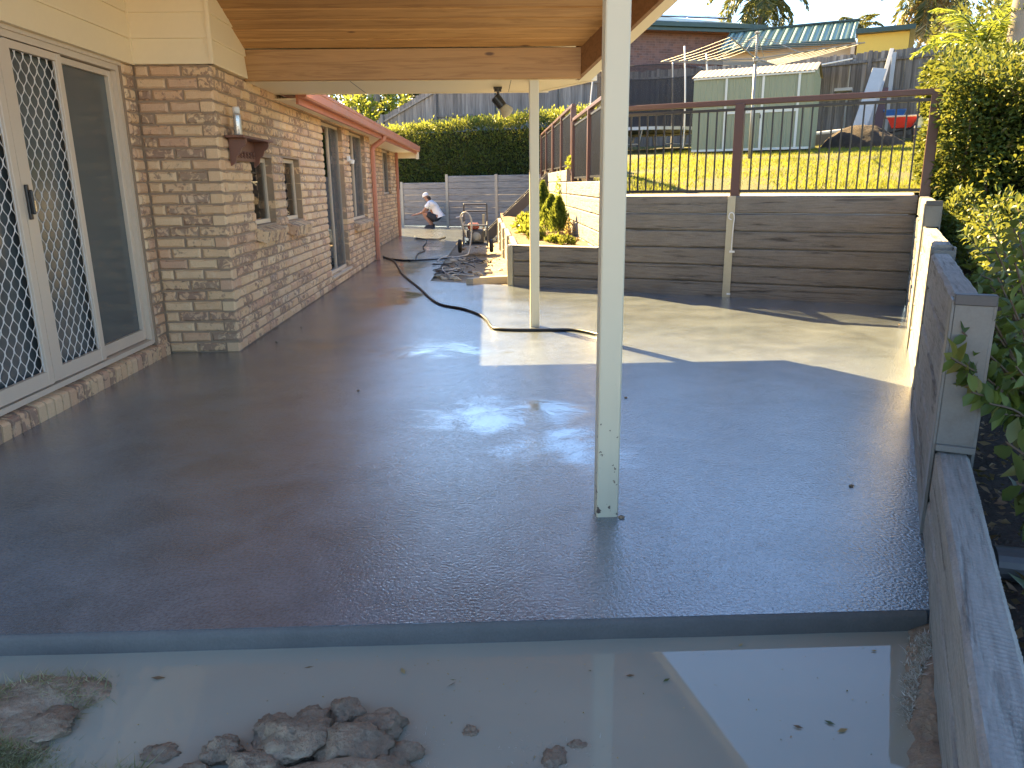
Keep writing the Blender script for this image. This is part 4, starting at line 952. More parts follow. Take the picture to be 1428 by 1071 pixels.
for j in range(nx):
    for i in range(nx):
        u, v = -1+2*i/(nx-1), -1+2*j/(nx-1); s, n_ = -1.0+u*1.0, 11.25+v*.7
        hgt = .50*max(0, 1-(u*1.05)**2-(v*1.05)**2)**.9*(1-.25*u); vs.append((s, n_, lawn_z(n_)-.02+hgt+(mnoise.noise(Vector((s*5, n_*5, 0)))*.05+mnoise.noise(Vector((s*14, n_*14, 0)))*.03)*(hgt > .02)))
mb = MB(YM); mb.add(vs, [(j*nx+i, j*nx+i+1, (j+1)*nx+i+1, (j+1)*nx+i) for j in range(nx-1) for i in range(nx-1)]); tag(mb.build('soil_heap', 'dark_soil', at=yd(-1, 11.9, 2.1), smooth=True), 'heap of brown soil on the lawn in front of the leaning boards', 'soil heap')
# wheelbarrow
WS, WN = -.22, 13.0; WZ = lawn_z(WN)
wb = thing('wheelbarrow', yd(WS, WN, WZ), 'red wheelbarrow with a pale rim in front of the paling fence', 'wheelbarrow')
mb = MB(YM); lo = [(-.22, -.16), (.22, -.16), (.22, .16), (-.22, .16)]; hi = [(-.34, -.27), (.36, -.27), (.36, .27), (-.34, .27)]
mb.add([(WS+x, WN+y, WZ+.34) for x, y in lo]+[(WS+x, WN+y, WZ+.60) for x, y in hi], [(3, 2, 1, 0), (0, 1, 5, 4), (1, 2, 6, 5), (2, 3, 7, 6), (3, 0, 4, 7)]); mb.build('tray', 'red_plastic', wb)
mb = MB(YM); mb.tube([(WS+x, WN+y, WZ+.61) for x, y in hi], .022, 6, True); mb.add([(WS+x*.97, WN+y*.97, WZ+.60) for x, y in hi], [(0, 1, 2, 3)]); mb.build('rim', 'tray_pale', wb)
for sd_ in (-.18, .18):
    mb = MB(YM); mb.tube([(WS+.62, WN+sd_*1.4, WZ+.62), (WS+.2, WN+sd_, WZ+.33), (WS-.5, WN+sd_*.3, WZ+.2)], .016, 6); mb.build('handle', 'black_metal', wb)
    mb = MB(YM); mb.tube([(WS+.24, WN+sd_, WZ+.33), (WS+.3, WN+sd_, WZ+.01), (WS+.12, WN+sd_, WZ+.01), (WS+.05, WN+sd_, WZ+.32)], .014, 6); mb.build('leg', 'black_metal', wb)
mb = MB(); mb.lathe([(0, -.04), (.10, -.04), (.17, -.045), (.19, 0), (.17, .045), (.10, .04), (0, .04)], 18, YM @ T(WS-.5, WN, WZ+.19, 0, R(90))); mb.build('wheel', 'rubber', wb)
# cream motor machine on a bench beside the barrow
ms, mn = .38, 12.6; mz = lawn_z(mn)+.38
bt = thing('low_bench', yd(ms, mn, mz-.38), 'low dark bench holding the cream machine beside the wheelbarrow', 'bench')
mb = MB(YM); mb.box(ms-.32, ms+.42, mn-.25, mn+.25, mz-.05, mz, .004); mb.build('top', 'board_grey', bt)
for a in (-.28, .36):
    for b in (-.2, .2): mb = MB(YM); mb.box(ms+a-.03, ms+a+.03, mn+b-.03, mn+b+.03, mz-.40, mz-.05); mb.build('leg', 'board_brown', bt)
mc = thing('garden_machine', yd(ms, mn, mz), 'cream motorised garden machine with white handle by the fence end', 'machine')
mb = MB(YM); mb.add([(ms+x, mn+y, mz+z) for y in (-.16, .16) for x, z in ((-.28, .01), (.30, .01), (.30, .2), (.12, .34), (-.1, .34), (-.28, .14))], [(0, 1, 2, 3, 4, 5), (11, 10, 9, 8, 7, 6)]+[(i, i+6, (i+1) % 6+6, (i+1) % 6) for i in range(6)]); mb.build('housing', 'machine_cream', mc)
mb = MB(); mb.lathe([(0, 0), (.09, 0), (.09, .02), (.05, .035), (0, .035)], 16, YM @ T(ms-.06, mn-.16, mz+.17, 0, R(90))); mb.build('starter_cover', 'black_plastic', mc)
mb = MB(YM); mb.tube([(ms+.2, mn, mz+.3), (ms+.05, mn-.1, mz+.5), (ms-.12, mn-.15, mz+.62)], .014, 6); mb.tube([(ms-.1, mn-.1, mz+.26), (ms+.22, mn-.1, mz+.46)], .012, 6); mb.build('handle', 'white_plastic', mc)
tb = thing('storage_table', yd(-.25, 14.6, 2.35), 'grey table behind the wheelbarrow with blue tub on it', 'table')
mb = MB(YM); mb.box(-.75, .35, 14.3, 14.9, 2.93, 2.97); mb.build('top', 'board_grey', tb)
for a in (-.7, .3):
    for b in (14.35, 14.85): mb = MB(YM); mb.box(a-.025, a+.025, b-.025, b+.025, 2.3, 2.93); mb.build('leg', 'board_grey', tb)
bt2 = thing('blue_tub', yd(-.42, 14.5, 2.97), 'bright blue plastic tub on the grey table by the fence', 'tub')
mb = MB(YM); mb.add([(-.42+x, 14.5+y, 2.972) for x, y in ((-.22, -.14), (.22, -.14), (.22, .14), (-.22, .14))]+[(-.42+x, 14.5+y, 3.10) for x, y in ((-.27, -.17), (.27, -.17), (.27, .17), (-.27, .17))], [(3, 2, 1, 0), (0, 1, 5, 4), (1, 2, 6, 5), (2, 3, 7, 6), (3, 0, 4, 7)]); mb.build('body', 'blue_plastic', bt2)
mb = MB(YM); mb.box(-.70, -.14, 14.32, 14.68, 3.10, 3.125, .004); mb.build('lid', 'blue_plastic', bt2)

# ------------------------------------------------------------------ neighbours beyond the fence
nbh = thing('neighbour_house', (7, 30.6, 3), 'dark brick house with green fascia and solar panels behind the fence', 'house')
NA = R(11); NM = Matrix.Translation((4.2, 30.0, 0)) @ Matrix.Rotation(NA, 4, 'Z')
mb = MB(NM); mb.box(-3, 5.55, 0, .12, 2.5, 6.74); mb.box(5.43, 5.55, .12, 8, 2.5, 6.74); mb.build('wall', 'neighbour_brick', nbh, at=NM @ Vector((0, 0, 2.5)))
mb = MB(NM); mb.box(-3.5, 6.35, -.62, -.58, 6.72, 6.98); mb.box(6.31, 6.35, -.58, 8, 6.72, 6.98); mb.build('fascia', 'roof_green', nbh)
mb = MB(NM); mb.box(-3.5, 6.37, -.74, -.63, 6.84, 7.0, .01); mb.build('gutter', 'roof_green', nbh)
mb = MB(NM); mb.add([(-3.5, -.6, 6.73), (6.31, -.6, 6.73), (6.31, 8, 6.73), (-3.5, 8, 6.73)], [(0, 1, 2, 3)]); mb.build('eave_soffit', 'brown_timber', nbh)
mb = MB(NM); mb.add([(-3.6, -.66, 6.99), (6.40, -.66, 6.99), (2.6, 3.6, 8.1), (-3.6, 3.6, 8.1), (6.40, 8, 6.99), (2.6, 5.0, 8.1)], [(0, 1, 2, 3), (1, 4, 5, 2)]); mb.build('roof', 'roof_green', nbh)
for k in range(3):
    x0 = -.3+k*1.75; mb = MB(NM @ T(x0, -.60, 7.16, 0, R(14.5))); mb.box(0, 1.68, 0, 1.0, 0, .045); mb.build('solar_panel', 'solar', nbh)
an = thing('roof_antenna', NM @ Vector((3.4, 2.5, 7.7)), 'thin television antenna on the brick house roof', 'antenna')
p = NM @ Vector((3.4, 2.5, 0)); mb = MB(); mb.tube([(p.x, p.y, 7.7), (p.x, p.y, 9.6)], .018, 6); mb.build('mast', 'galvanised', an)
for k in range(8):
    mb = MB(); w = .42-.03*k; mb.tube([(p.x-w, p.y+.05, 8.45+.10*k), (p.x+w, p.y-.05, 8.45+.10*k)], .010, 4); mb.build('element', 'galvanised', an)
# low building with pale green corrugated roof
gb = thing('corrugated_building', yd(-3.3, 20, 4), 'cream building with pale green corrugated roof and dark green gutter behind the fence', 'building')
mb = MB(YM); mb.box(-6.2, -1.98, 20.35, 20.5, 2.5, 5.82); mb.box(-1.98, -1.86, 19.95, 25, 2.5, 5.80); mb.build('wall', 'neighbour_cream', gb)
vs = []; k = 54
for i in range(k+1):
    s = -6.3+4.40*i/k; d = (0, .035, .035, 0)[i % 4]; vs += [(s, 19.95, 5.80+d), (s, 21.7, 6.62+d)]
mb = MB(YM); mb.add(vs, [(2*i, 2*i+2, 2*i+3, 2*i+1) for i in range(k)]); mb.build('roof', 'roof_pale_green', gb)
for i in range(28):
    s = -6.25+.158*i; mb = MB(YM); sl = .82/1.75; mb.add([(s, 19.94, 5.815), (s+.055, 19.94, 5.815), (s+.055, 21.68, 6.63), (s, 21.68, 6.63), (s, 19.94, 5.845), (s+.055, 19.94, 5.845), (s+.055, 21.68, 6.66), (s, 21.68, 6.66)], [(0, 3, 2, 1), (4, 5, 6, 7), (0, 1, 5, 4), (2, 3, 7, 6), (1, 2, 6, 5), (3, 0, 4, 7)]); mb.build('roof_rib', 'roof_green', gb)
mb = MB(YM); mb.box(-6.3, -1.88, 19.86, 19.94, 5.70, 5.83); mb.build('gutter', 'roof_green', gb)
mb = MB(YM); mb.add([(-6.3, 21.62, 6.66), (-1.86, 21.62, 6.66), (-1.86, 21.8, 6.70), (-6.3, 21.8, 6.70)], [(0, 1, 2, 3)]); mb.box(-6.3, -1.86, 21.66, 21.75, 6.62, 6.72); mb.build('ridge_cap', 'roof_green', gb)
yb = thing('yellow_building', yd(-1, 20, 4), 'bright yellow building with dark green fascia behind the right end of the fence', 'building')
mb = MB(YM); mb.box(-1.80, -.28, 19.98, 20.1, 2.5, 5.92); mb.box(-.40, -.28, 20.1, 24, 2.5, 5.92); mb.build('wall', 'neighbour_yellow', yb)
mb = MB(YM); mb.add([(-1.86, 19.75, 5.93), (-.12, 19.75, 5.93), (-.12, 19.75, 6.08), (-1.86, 19.75, 6.08), (-1.86, 24, 5.93), (-.12, 24, 5.93), (-.12, 24, 6.08), (-1.86, 24, 6.08)], [(0, 1, 2, 3), (1, 5, 6, 2), (3, 2, 6, 7), (4, 0, 3, 7), (0, 4, 5, 1)]); mb.build('roof', 'roof_green', yb)
aw = thing('skillion_awning', yd(-2.9, 14.4, 4.2), 'grey ribbed sheet awning sloping behind the shed roof', 'awning')
vs = []
for i in range(41):
    s = -4.0+2.45*i/40; d = .012*(i % 2); vs += [(s, 13.9, 4.12+.30*i/40+d), (s, 15.7, 4.33+.30*i/40+d)]
mb = MB(YM); mb.add(vs, [(2*i, 2*i+2, 2*i+3, 2*i+1) for i in range(40)]); mb.build('sheet', 'grey_sheet', aw)
mb = MB(YM); mb.tube([(-4.0, 13.9, 4.10), (-1.55, 13.9, 4.40)], .02, 6); mb.build('edge_bar', 'white_plastic', aw)
for s in (-3.9, -1.7): mb = MB(YM); mb.tube([(s, 15.6, 2.3), (s, 15.6, 4.45)], .03, 6); mb.build('support', 'galvanised', aw)

# ------------------------------------------------------------------ vegetation
def vol_leaves(P, out, L, Wd, up=.35, spread=.8):
    D = out + rng.normal(size=P.shape)*spread; D[:, 2] += up; return P, D, L*rng.uniform(.7, 1.25, len(P)), Wd*rng.uniform(.7, 1.25, len(P))
def leafy(name, P, out, L, Wd, mat, parent, up=.35, spread=.8, fold=.22, droop=.18, rnd=False):
    p, d, l, w = vol_leaves(P, out, L, Wd, up, spread); me = (leaf_mesh_round if rnd else leaf_mesh)(name, p-np.array(org(parent)), d, l, w, fold, droop); me.materials.append(MATS[mat])
    return link(name, me, None, parent, loc=org(parent))
def nz3(P, f, seed=0): return np.array([mnoise.noise(Vector((p[0]*f+seed, p[1]*f, p[2]*f))) for p in P])
YA = np.array([[CA, SA], [-SA, CA]])
def yd_np(s, n, z): xy = np.stack([s, n], 1) @ YA.T; return np.stack([xy[:, 0]+CX, xy[:, 1]+CY, z], 1)
# far clipped hedge behind the end wall
hd = thing('clipped_hedge', (-.5, 26.3, 1.4), 'tall dark clipped hedge behind the far grey wall', 'hedge')
HM = Matrix.Translation((-1.36, 25.56, 0)) @ Matrix.Rotation(-AY, 4, 'Z')
mb = MB(HM); mb.box(-4.2, 5.0, .80, 1.9, 1.0, 3.02); mb.build('opaque_core', 'hedge_core', hd)  # solid dark core added so nothing shows through the leaves
N = 22000; d = rng.uniform(-4.4, 5.2, N); fc = rng.random(N)
q = np.where(fc < .72, rng.normal(.62, .07, N), rng.uniform(.55, 2.0, N)); z = np.where(fc < .72, rng.uniform(1.35, 3.28, N), rng.normal(3.24, .07, N))
top = 3.22+.035*d+.05*np.sin(d*3.1)
z = np.where(fc < .72, 1.35+(z-1.35)/1.93*(top-1.35), z-3.24+top)
R2 = np.array([[CA, SA], [-SA, CA]]); xy = np.stack([d, q], 1) @ R2.T; P = np.stack([xy[:, 0]-1.36, xy[:, 1]+25.56, z], 1)
out = np.where((fc < .72)[:, None], np.array([-SA, -CA, .2]), np.array([0, 0, 1.0]))
P += (nz3(P, 1.3)*.12)[:, None]*out
leafy('foliage', P, out, .085, .05, 'leaf_dark', hd, .2, .7)
N = 3200; d = rng.uniform(-4.4, 5.2, N); q = rng.uniform(.5, 2.0, N); z = 3.24+.035*d+np.abs(rng.normal(0, .09, N)); xy = np.stack([d, q], 1) @ R2.T
leafy('sunlit_top_leaves', np.stack([xy[:, 0]-1.36, xy[:, 1]+25.56, z], 1), np.tile([0, 0, 1.0], (N, 1)), .10, .05, 'leaf_lime', hd, .6, .5)  # lime colour along the hedge top stands in for sunlight on it
mb = MB(HM)
for k in range(7): mb.tube([(-4+k*1.4, 1.2, 1.0), (-3.95+k*1.4, 1.2, 2.6)], [.05, .02], 6)
tag(mb.build('stems', 'bark', hd), kind='stuff')

# big leafy hedge along the right-hand wall
rh = thing('leafy_hedge', yd(.9, -2.5, .5), 'big glossy leafy hedge overhanging the right-hand sleeper wall', 'hedge')
def htop(a): return 2.52+.12*np.sin(a*2.3+.6)+.07*np.sin(a*5.1)-.05*a
FA = np.array([[.02, 1.6], [.13, -.15], [3.2, -2.3]])          # plan of the visible face, yard coordinates
SEG = np.linalg.norm(np.diff(FA, axis=0), axis=1); TOT = SEG.sum()
def face_pt(u):
    d = u*TOT; k = d > SEG[0]; f = np.where(k, (d-SEG[0])/SEG[1], d/SEG[0])[:, None]; a = np.where(k[:, None], FA[1], FA[0]); b = np.where(k[:, None], FA[2], FA[1])
    nrm = np.where(k[:, None], np.array([-.58, -.81]), np.array([-1.0, 0])); return a+(b-a)*f, nrm, d
N = 36000; u = rng.random(N)**1.35; q, nrm, d = face_pt(u); zt = htop(d); zb = .85-.40*np.clip(d-1.3, 0, 1.2); z = zb+(zt-zb)*rng.random(N)**.9; dep = rng.exponential(.13, N)-.05*np.sin(d*4.3+z*3)-.05*np.sin(d*9+z*5.2)
q = q-nrm*dep[:, None]; tp = rng.random(N) < .22; z = np.where(tp, zt-rng.exponential(.10, N)+.06, z); q = np.where(tp[:, None], q-nrm*rng.uniform(0, 1.4, N)[:, None], q)
P = yd_np(q[:, 0], q[:, 1], z); wn3 = np.concatenate([nrm @ YA.T, np.zeros((N, 1))], 1); P += (nz3(P, 2.4, 4)*.15)[:, None]*wn3
out = np.where(tp[:, None], np.array([-.3, .1, 1.0]), wn3+np.array([0, 0, .15]))
leafy('foliage', P, out, .060, .032, 'leaf_hedge', rh, .2, .75, rnd=True)
N = 9000; u = rng.random(N); q, nrm, d = face_pt(u); q = q-nrm*rng.uniform(.2, .5, N)[:, None]; z = .6+rng.random(N)*(htop(d)-.8)
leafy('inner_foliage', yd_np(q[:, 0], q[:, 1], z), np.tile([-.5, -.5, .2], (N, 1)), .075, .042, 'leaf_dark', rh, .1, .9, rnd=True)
mb = MB(YM); mb.prism([(.55, 1.2), (.55, .05), (3.3, -1.85), (3.3, 1.2)], .3, 2.22); mb.build('opaque_core', 'hedge_core', rh)  # dark block added inside the hedge to keep sun from passing through
for k in range(10):
    q, nrm, d = face_pt(np.array([.04+.09*k])); s0, n0 = q[0]-nrm[0]*.22; mb = MB(YM)
    mb.tube(spline([(s0, n0, .5), (s0+random.uniform(-.08, .08), n0+random.uniform(-.08, .08), 1.1), (s0+random.uniform(-.1, .1), n0+random.uniform(-.1, .1), 1.7), (s0+random.uniform(-.12, .1), n0+random.uniform(-.1, .1), 2.3)], 4), [.022-.0013*i for i in range(13)], 6); mb.build('branch', 'bark', rh)
# broad-leaved shrub sprigs in front of the post and by the frame edge
def sprig(name, root, tips, nl, L, Wd, mat, label, cat='shrub', group=None):
    t = thing(name, root, label, cat, group); Pp = []; Dd = []
    for tp_ in tips:
        c = spline([root, (Vector(root)+Vector(tp_))/2+Vector((0, 0, .08)), tp_], 6); mb = MB(); mb.tube(c, [.008-.0004*i for i in range(len(c))], 5); mb.build('stem', 'twig', t)
        for k in range(nl):
            f = .35+.65*k/nl; i = min(int(f*(len(c)-1)), len(c)-2); a = c[i].lerp(c[i+1], f*(len(c)-1)-i); dr = (c[i+1]-c[i]).normalized(); an = k*2.4
            sd2 = dr.cross(Vector((math.cos(an), math.sin(an), .4))).normalized(); Pp.append(a); Dd.append(dr*.45+sd2+Vector((0, 0, .1)))
    P = np.array([tuple(a) for a in Pp]); D = np.array([tuple(a) for a in Dd])
    me = leaf_mesh_round('leaves', P-np.array(root), D, L*rng.uniform(.7, 1.2, len(P)), Wd*rng.uniform(.75, 1.15, len(P)), .18, .22); me.materials.append(MATS[mat]); link('leaves', me, None, t, loc=root); return t
r0 = yd(.42, -5.7, .22)
sprig('broadleaf_shrub', r0, [yd(.0, -6.13, .72), yd(.05, -6.08, .66), yd(.10, -5.95, .84), yd(.16, -6.05, .92), yd(.14, -6.1, .56), yd(.2, -6.1, .70), yd(.13, -5.9, .98), yd(.18, -5.8, 1.05), yd(.2, -6.0, .5), yd(.03, -6.05, .80), yd(.08, -6.12, .60), yd(.11, -6.0, .73), yd(.06, -5.98, .92)], 24, .068, .038, 'leaf_hedge', 'broad-leaved shrub reaching over the galvanised end post', group='shrubs by the right-hand wall')
r0 = yd(.50, -5.1, .25)
sprig('broadleaf_shrub', r0, [yd(.14, -5.6, 1.06), yd(.22, -5.5, 1.12), yd(.30, -5.6, .98), yd(.16, -5.45, .90), yd(.28, -5.35, 1.18), yd(.2, -5.2, 1.05), yd(.22, -5.6, .75), yd(.3, -5.5, .62), yd(.34, -5.3, .85), yd(.18, -5.0, .98), yd(.26, -4.9, 1.15)], 26, .072, .038, 'leaf_hedge', 'tall glossy shrub just behind the galvanised end post', group='shrubs by the right-hand wall')
r0 = yd(.60, -3.6, .4)
sprig('broadleaf_shrub', r0, [yd(.22, -3.9, .95), yd(.30, -3.7, 1.05), yd(.20, -3.4, .98), yd(.4, -4.0, 1.0), yd(.3, -3.2, 1.1), yd(.5, -3.6, 1.15), yd(.25, -4.1, .8), yd(.22, -3.0, 1.0), yd(.45, -3.3, 1.05), yd(.5, -3.0, 1.2), yd(.35, -2.8, 1.1)], 46, .055, .030, 'leaf_dark', 'dark shrub between the hedge and the galvanised end post', group='shrubs by the right-hand wall')
r0 = yd(.45, -6.5, .15)
sprig('broadleaf_shrub', r0, [yd(.20, -6.45, .40), yd(.17, -6.35, .50), yd(.25, -6.6, .36), yd(.22, -6.3, .30), yd(.3, -6.4, .5)], 13, .10, .048, 'leaf_mid', 'dull green shrub at the right frame edge above the dark soil', group='shrubs by the right-hand wall')
r0 = yd(.42, -6.95, .1)
sprig('broadleaf_shrub', r0, [yd(.20, -6.95, .24), yd(.22, -7.05, .18), yd(.26, -7.0, .3)], 11, .085, .042, 'leaf_mid', 'small low shrub on the dark soil beside the low wall', group='shrubs by the right-hand wall')
# leaf litter on the dark soil
N = 2600; s = rng.uniform(.13, 1.6, N); n_ = rng.uniform(-8.6, -4.8, N); z = np.array([soil_z(a, b) for a, b in zip(s, n_)])+.03+np.abs(rng.normal(0, .012, N)); D = rng.normal(size=(N, 3)); D[:, 2] *= .25
me = leaf_mesh('leaf_litter', yd_np(s, n_, z), D, rng.uniform(.025, .055, N), rng.uniform(.012, .026, N), .2, .1); me.materials.append(MATS['leaf_dead']); tag(link('leaf_litter', me, None), 'brown leaf litter on the soil outside the low wall', 'leaf litter', kind='stuff')
mb = MB(YM @ T(.27, -6.5, .15, R(10), 0, R(90))); mb.lathe([(.048, -.11), (.055, -.11), (.055, .11), (.048, .11), (.048, -.10)], 18); tag(mb.build('pipe_offcut', 'steel_dark', at=yd(.27, -6.5, .15)), 'grey pipe offcut half buried in leaf litter', 'pipe')

# grass blades on the lawn
N = 52000; s = rng.uniform(-5.5, 1.0, N); n_ = .15+(rng.random(N)**1.3)*13.5; P = yd_np(s, n_, 1.185+.08*n_); ok = (P[:, 0] > 1.6) & (nz3(P, .8, 2)+rng.normal(0, .22, N) > -.18+.25*(n_ < .5)); P = P[ok]
me = blade_mesh('grass', P, rng.uniform(.03, .065, len(P)), rng.uniform(.008, .014, len(P)), .5); me.materials.append(MATS['grass_blade']); tag(link('grass', me, None), 'short sunlit yellow-green lawn grass behind the black fence', 'grass', kind='stuff')
# tufts of grass at the near left corner
N = 16000; x = rng.normal(-1.30, .20, N); y = rng.normal(1.64, .13, N); keep = (x < -.86+.25*(y-1.6)) & (y < 2.0) & (y > 1.3)
x, y = x[keep], y[keep]; gate = np.array([mnoise.noise(Vector((a*5, b*5, 3))) for a, b in zip(x, y)]); k2 = (gate+rng.normal(0, .12, len(x)) > .02) | (y < 1.66); x, y = x[k2], y[k2]
P = np.stack([x, y, np.array([mud_h(a, b) for a, b in zip(x, y)])-.004], 1); P = P[P[:, 2] > -.085]
me = blade_mesh('grass', P, rng.uniform(.008, .026, len(P)), rng.uniform(.003, .006, len(P)), 1.4); me.materials.append(MATS['grass_dull']); tag(link('grass', me, None), 'matted dry grass on the mud at the near left corner', 'grass', kind='stuff')

# trees and palms
def tree(name, base, h, blobs, n, L, mat, label, group='trees beyond the fence', trunk='bark', tr=.14):
    t = thing(name, base, label, 'tree', group); b = Vector(base); c0 = Vector(blobs[0][0])
    mb = MB(); mb.tube(spline([b, b.lerp(c0, .5)+Vector((.1, 0, 0)), c0], 5), [tr*(1-.06*i) for i in range(11)], 8); mb.build('trunk', trunk, t, smooth=True)
    Ps = []; Os = []; w = np.array([r[0]*r[1]*r[2] for _, r in blobs]); w = w/w.sum()
    for (c, r), f in zip(blobs, w):
        c1 = Vector(c); mb = MB(); mb.tube(spline([b.lerp(c0, .7), (b.lerp(c0, .7)+c1)/2+Vector((0, 0, -.1)), c1], 4), [tr*.5*(1-.1*i) for i in range(9)], 6); mb.build('limb', trunk, t)
        m = int(n*f); dr = rng.normal(size=(m, 3)); dr /= np.linalg.norm(dr, axis=1, keepdims=True); rad = rng.random(m)**.35
        P = np.array(c)+dr*rad[:, None]*np.array(r); g = nz3(P, 1.6/max(r[0], .5)*1.2, 7); k = g > -.12; Ps.append(P[k]); Os.append(dr[k])
    leafy('crown', np.concatenate(Ps), np.concatenate(Os), L, L*.5, mat, t, .1, .8); return t
def palm(name, base, crown, nf, FL, mat, label, lw=.045, ll=.5, tr=.13, trunk='palm_trunk', group='palms beyond the fence', up0=70, dead=0, ring=True, e_lo=-20):
    t = thing(name, base, label, 'palm tree', group); b = Vector(base); c = Vector(crown)
    k = 24; mb = MB(); mb.tube([b.lerp(c, i/k) for i in range(k+1)], [tr*(1.12-.3*i/k)*(1.05 if (i % 2 and ring) else .97) for i in range(k+1)], 10); mb.build('trunk', trunk, t, smooth=True)
    for f in range(nf+dead):
        az = f*2.399+random.uniform(-.2, .2); isd = f >= nf; el = R(up0-(up0-e_lo)*(f/max(1, nf-1))+random.uniform(-6, 6)) if not isd else R(random.uniform(-60, -40))
        L = FL*random.uniform(.85, 1.1); m = 15; pts = []; p = c.copy(); e = el; hd_ = Vector((math.cos(az), math.sin(az), 0))
        for i in range(m+1):
            pts.append(p.copy()); p = p+(hd_*math.cos(e)+Vector((0, 0, math.sin(e))))*(L/m); e -= R(6.2 if not isd else 3)*(.5+i/m)
        A = np.array([tuple(q) for q in pts]); rest_ = 44; tt = np.linspace(.12, 1, rest_)*(m-.001); i0 = tt.astype(int); fr = (tt-i0)[:, None]; C = A[i0]*(1-fr)+A[i0+1]*fr; dv = A[i0+1]-A[i0]; dv /= np.linalg.norm(dv, axis=1, keepdims=True)
        sd3 = np.cross(dv, [0, 0, 1.0]); sd3 /= np.linalg.norm(sd3, axis=1, keepdims=True)+1e-9
        shp = np.sin(np.pi*np.clip(tt/m, 0, 1)*.9+.25)**.7
        PP = np.concatenate([C, C]); DD = np.concatenate([sd3+dv*.7-np.array([0, 0, .35]), -sd3+dv*.7-np.array([0, 0, .35])])+rng.normal(size=(2*rest_, 3))*.10; LL = np.concatenate([shp, shp])*ll
        me = leaf_mesh('frond', PP-np.array(base), DD, LL, np.full(len(PP), lw), .1, .22); o = np.array(base)
        rb = MB(); rb.tube(pts, [.02*(1-.05*i) for i in range(len(pts))], 4)
        me.materials.append(MATS['leaf_straw' if isd else mat]); fo = link('frond', me, None, t, loc=base); rb.build('rib', 'straw' if isd else 'leaf_mid', fo, at=base)
    return t
palm('palm_tree', (11.6, 34.2, 1), (11.6, 34.2, 9.1), 26, 2.4, 'leaf_palm', 'grey-green palm with drooping fronds above the neighbours roofs', .075, .75, .16, e_lo=-55)
palm('palm_tree', (16.9, 30.3, 1), (16.9, 30.3, 8.6), 22, 2.6, 'leaf_palm', 'tall palm with hanging dry straw fronds right of the yellow building', .07, .7, .20, dead=12, e_lo=-45)
palm('palm_tree', (15.3, 33.0, 1), (15.3, 33.0, 7.35), 11, 1.0, 'leaf_palm', 'small distant palm peeping over the yellow building', .05, .4, .08, e_lo=-20)
palm('palm_tree', (10.2, 16.4, 1.6), (10.2, 16.4, 3.85), 16, 1.55, 'leaf_palm_bright', 'bright lime palm clump above the leafy hedge', .034, .42, .07, e_lo=5, up0=80, ring=False)
palm('palm_tree', (10.3, 15.6, 1.5), (10.4, 15.6, 6.4), 14, 2.0, 'leaf_palm', 'thick ringed palm trunk at the top right corner', .05, .5, .19)
for k, (x, y, r_, zc, lab) in enumerate(((-5.95, 36.2, .21, 10.5, 'left pale ringed palm trunk showing over the salmon roof'), (-5.05, 36.1, .26, 11, 'right thicker pale palm trunk showing over the salmon roof'))):
    palm('palm_tree', (x, y, .5), (x, y, zc), 14, 2.6, 'leaf_palm', lab, .07, .7, r_)
tree('garden_tree', (-4.3, 38.5, .5), 5, [((-4.2, 38.5, 4.9), (2.2, 1.5, 1.7)), ((-6.6, 39, 4.3), (2.0, 1.5, 1.8)), ((-2.6, 38.6, 5.5), (1.6, 1.3, 1.3))], 6500, .30, 'leaf_mid', 'dense green garden tree behind the pale palm trunks')
tree('garden_tree', (-5.5, 34.6, .5), 4, [((-5.45, 34.6, 4.35), (.8, .6, .9)), ((-3.9, 34.6, 4.5), (.7, .5, .6))], 1600, .24, 'leaf_lime', 'lime green shrub tree between the palm trunks')
tree('garden_tree', (14.6, 24.5, 2), 5, [((15.2, 24.4, 5.4), (1.7, 1.4, 1.9)), ((13.6, 22.9, 4.5), (1.1, 1.0, .9)), ((17.4, 25, 5.9), (2.0, 1.6, 2.2)), ((19.5, 25, 5.5), (2.2, 1.6, 2.4))], 9500, .20, 'leaf_mid', 'loose bushy tree behind the right end of the paling fence')
tree('garden_tree', (11.2, 18.6, 1.6), 4, [((12.2, 19.4, 4.4), (1.0, .9, 1.2)), ((13.4, 19.6, 4.9), (1.5, 1.2, 1.7)), ((11.6, 18.6, 3.2), (1.0, .8, .8)), ((12.9, 18.8, 3.3), (1.4, .9, 1.0))], 8500, .13, 'leaf_mid', 'leafy tree rising behind the lime palm clump')
tree('garden_tree', (9.0, 13.4, 1.5), 3, [((8.9, 13.2, 2.6), (.8, .8, .6)), ((10.0, 13.2, 2.8), (1.0, .8, .7)), ((8.2, 12.2, 2.2), (.8, .7, .6))], 6000, .10, 'leaf_dark', 'dark broad-leaved bush behind the top of the leafy hedge')
tree('garden_tree', (-9, 31, .5), 4, [((-8.6, 31, 3.4), (1.8, 1.2, 1.4)), ((-11, 31, 3.6), (1.8, 1.2, 1.6))], 3000, .2, 'leaf_mid', 'green bush beyond the far end of the salmon roof')
def under(base, r, h, n, lab):
    t = thing('low_shrub', base, lab, 'shrub', 'shrubs by the right-hand wall'); dr = rng.normal(size=(n, 3)); dr[:, 2] = np.abs(dr[:, 2]); dr /= np.linalg.norm(dr, axis=1, keepdims=True); P = np.array(base)+dr*(rng.random(n)**.4)[:, None]*np.array([r, r, h]); P += (nz3(P, 3, 2)*.1)[:, None]*dr
    leafy('foliage', P, dr, .055, .03, 'leaf_dark', t, .2, .7, rnd=True); mb = MB(); mb.tube([base, (base[0], base[1], base[2]+h*.5)], [.02, .008], 5); mb.build('stem', 'twig', t)
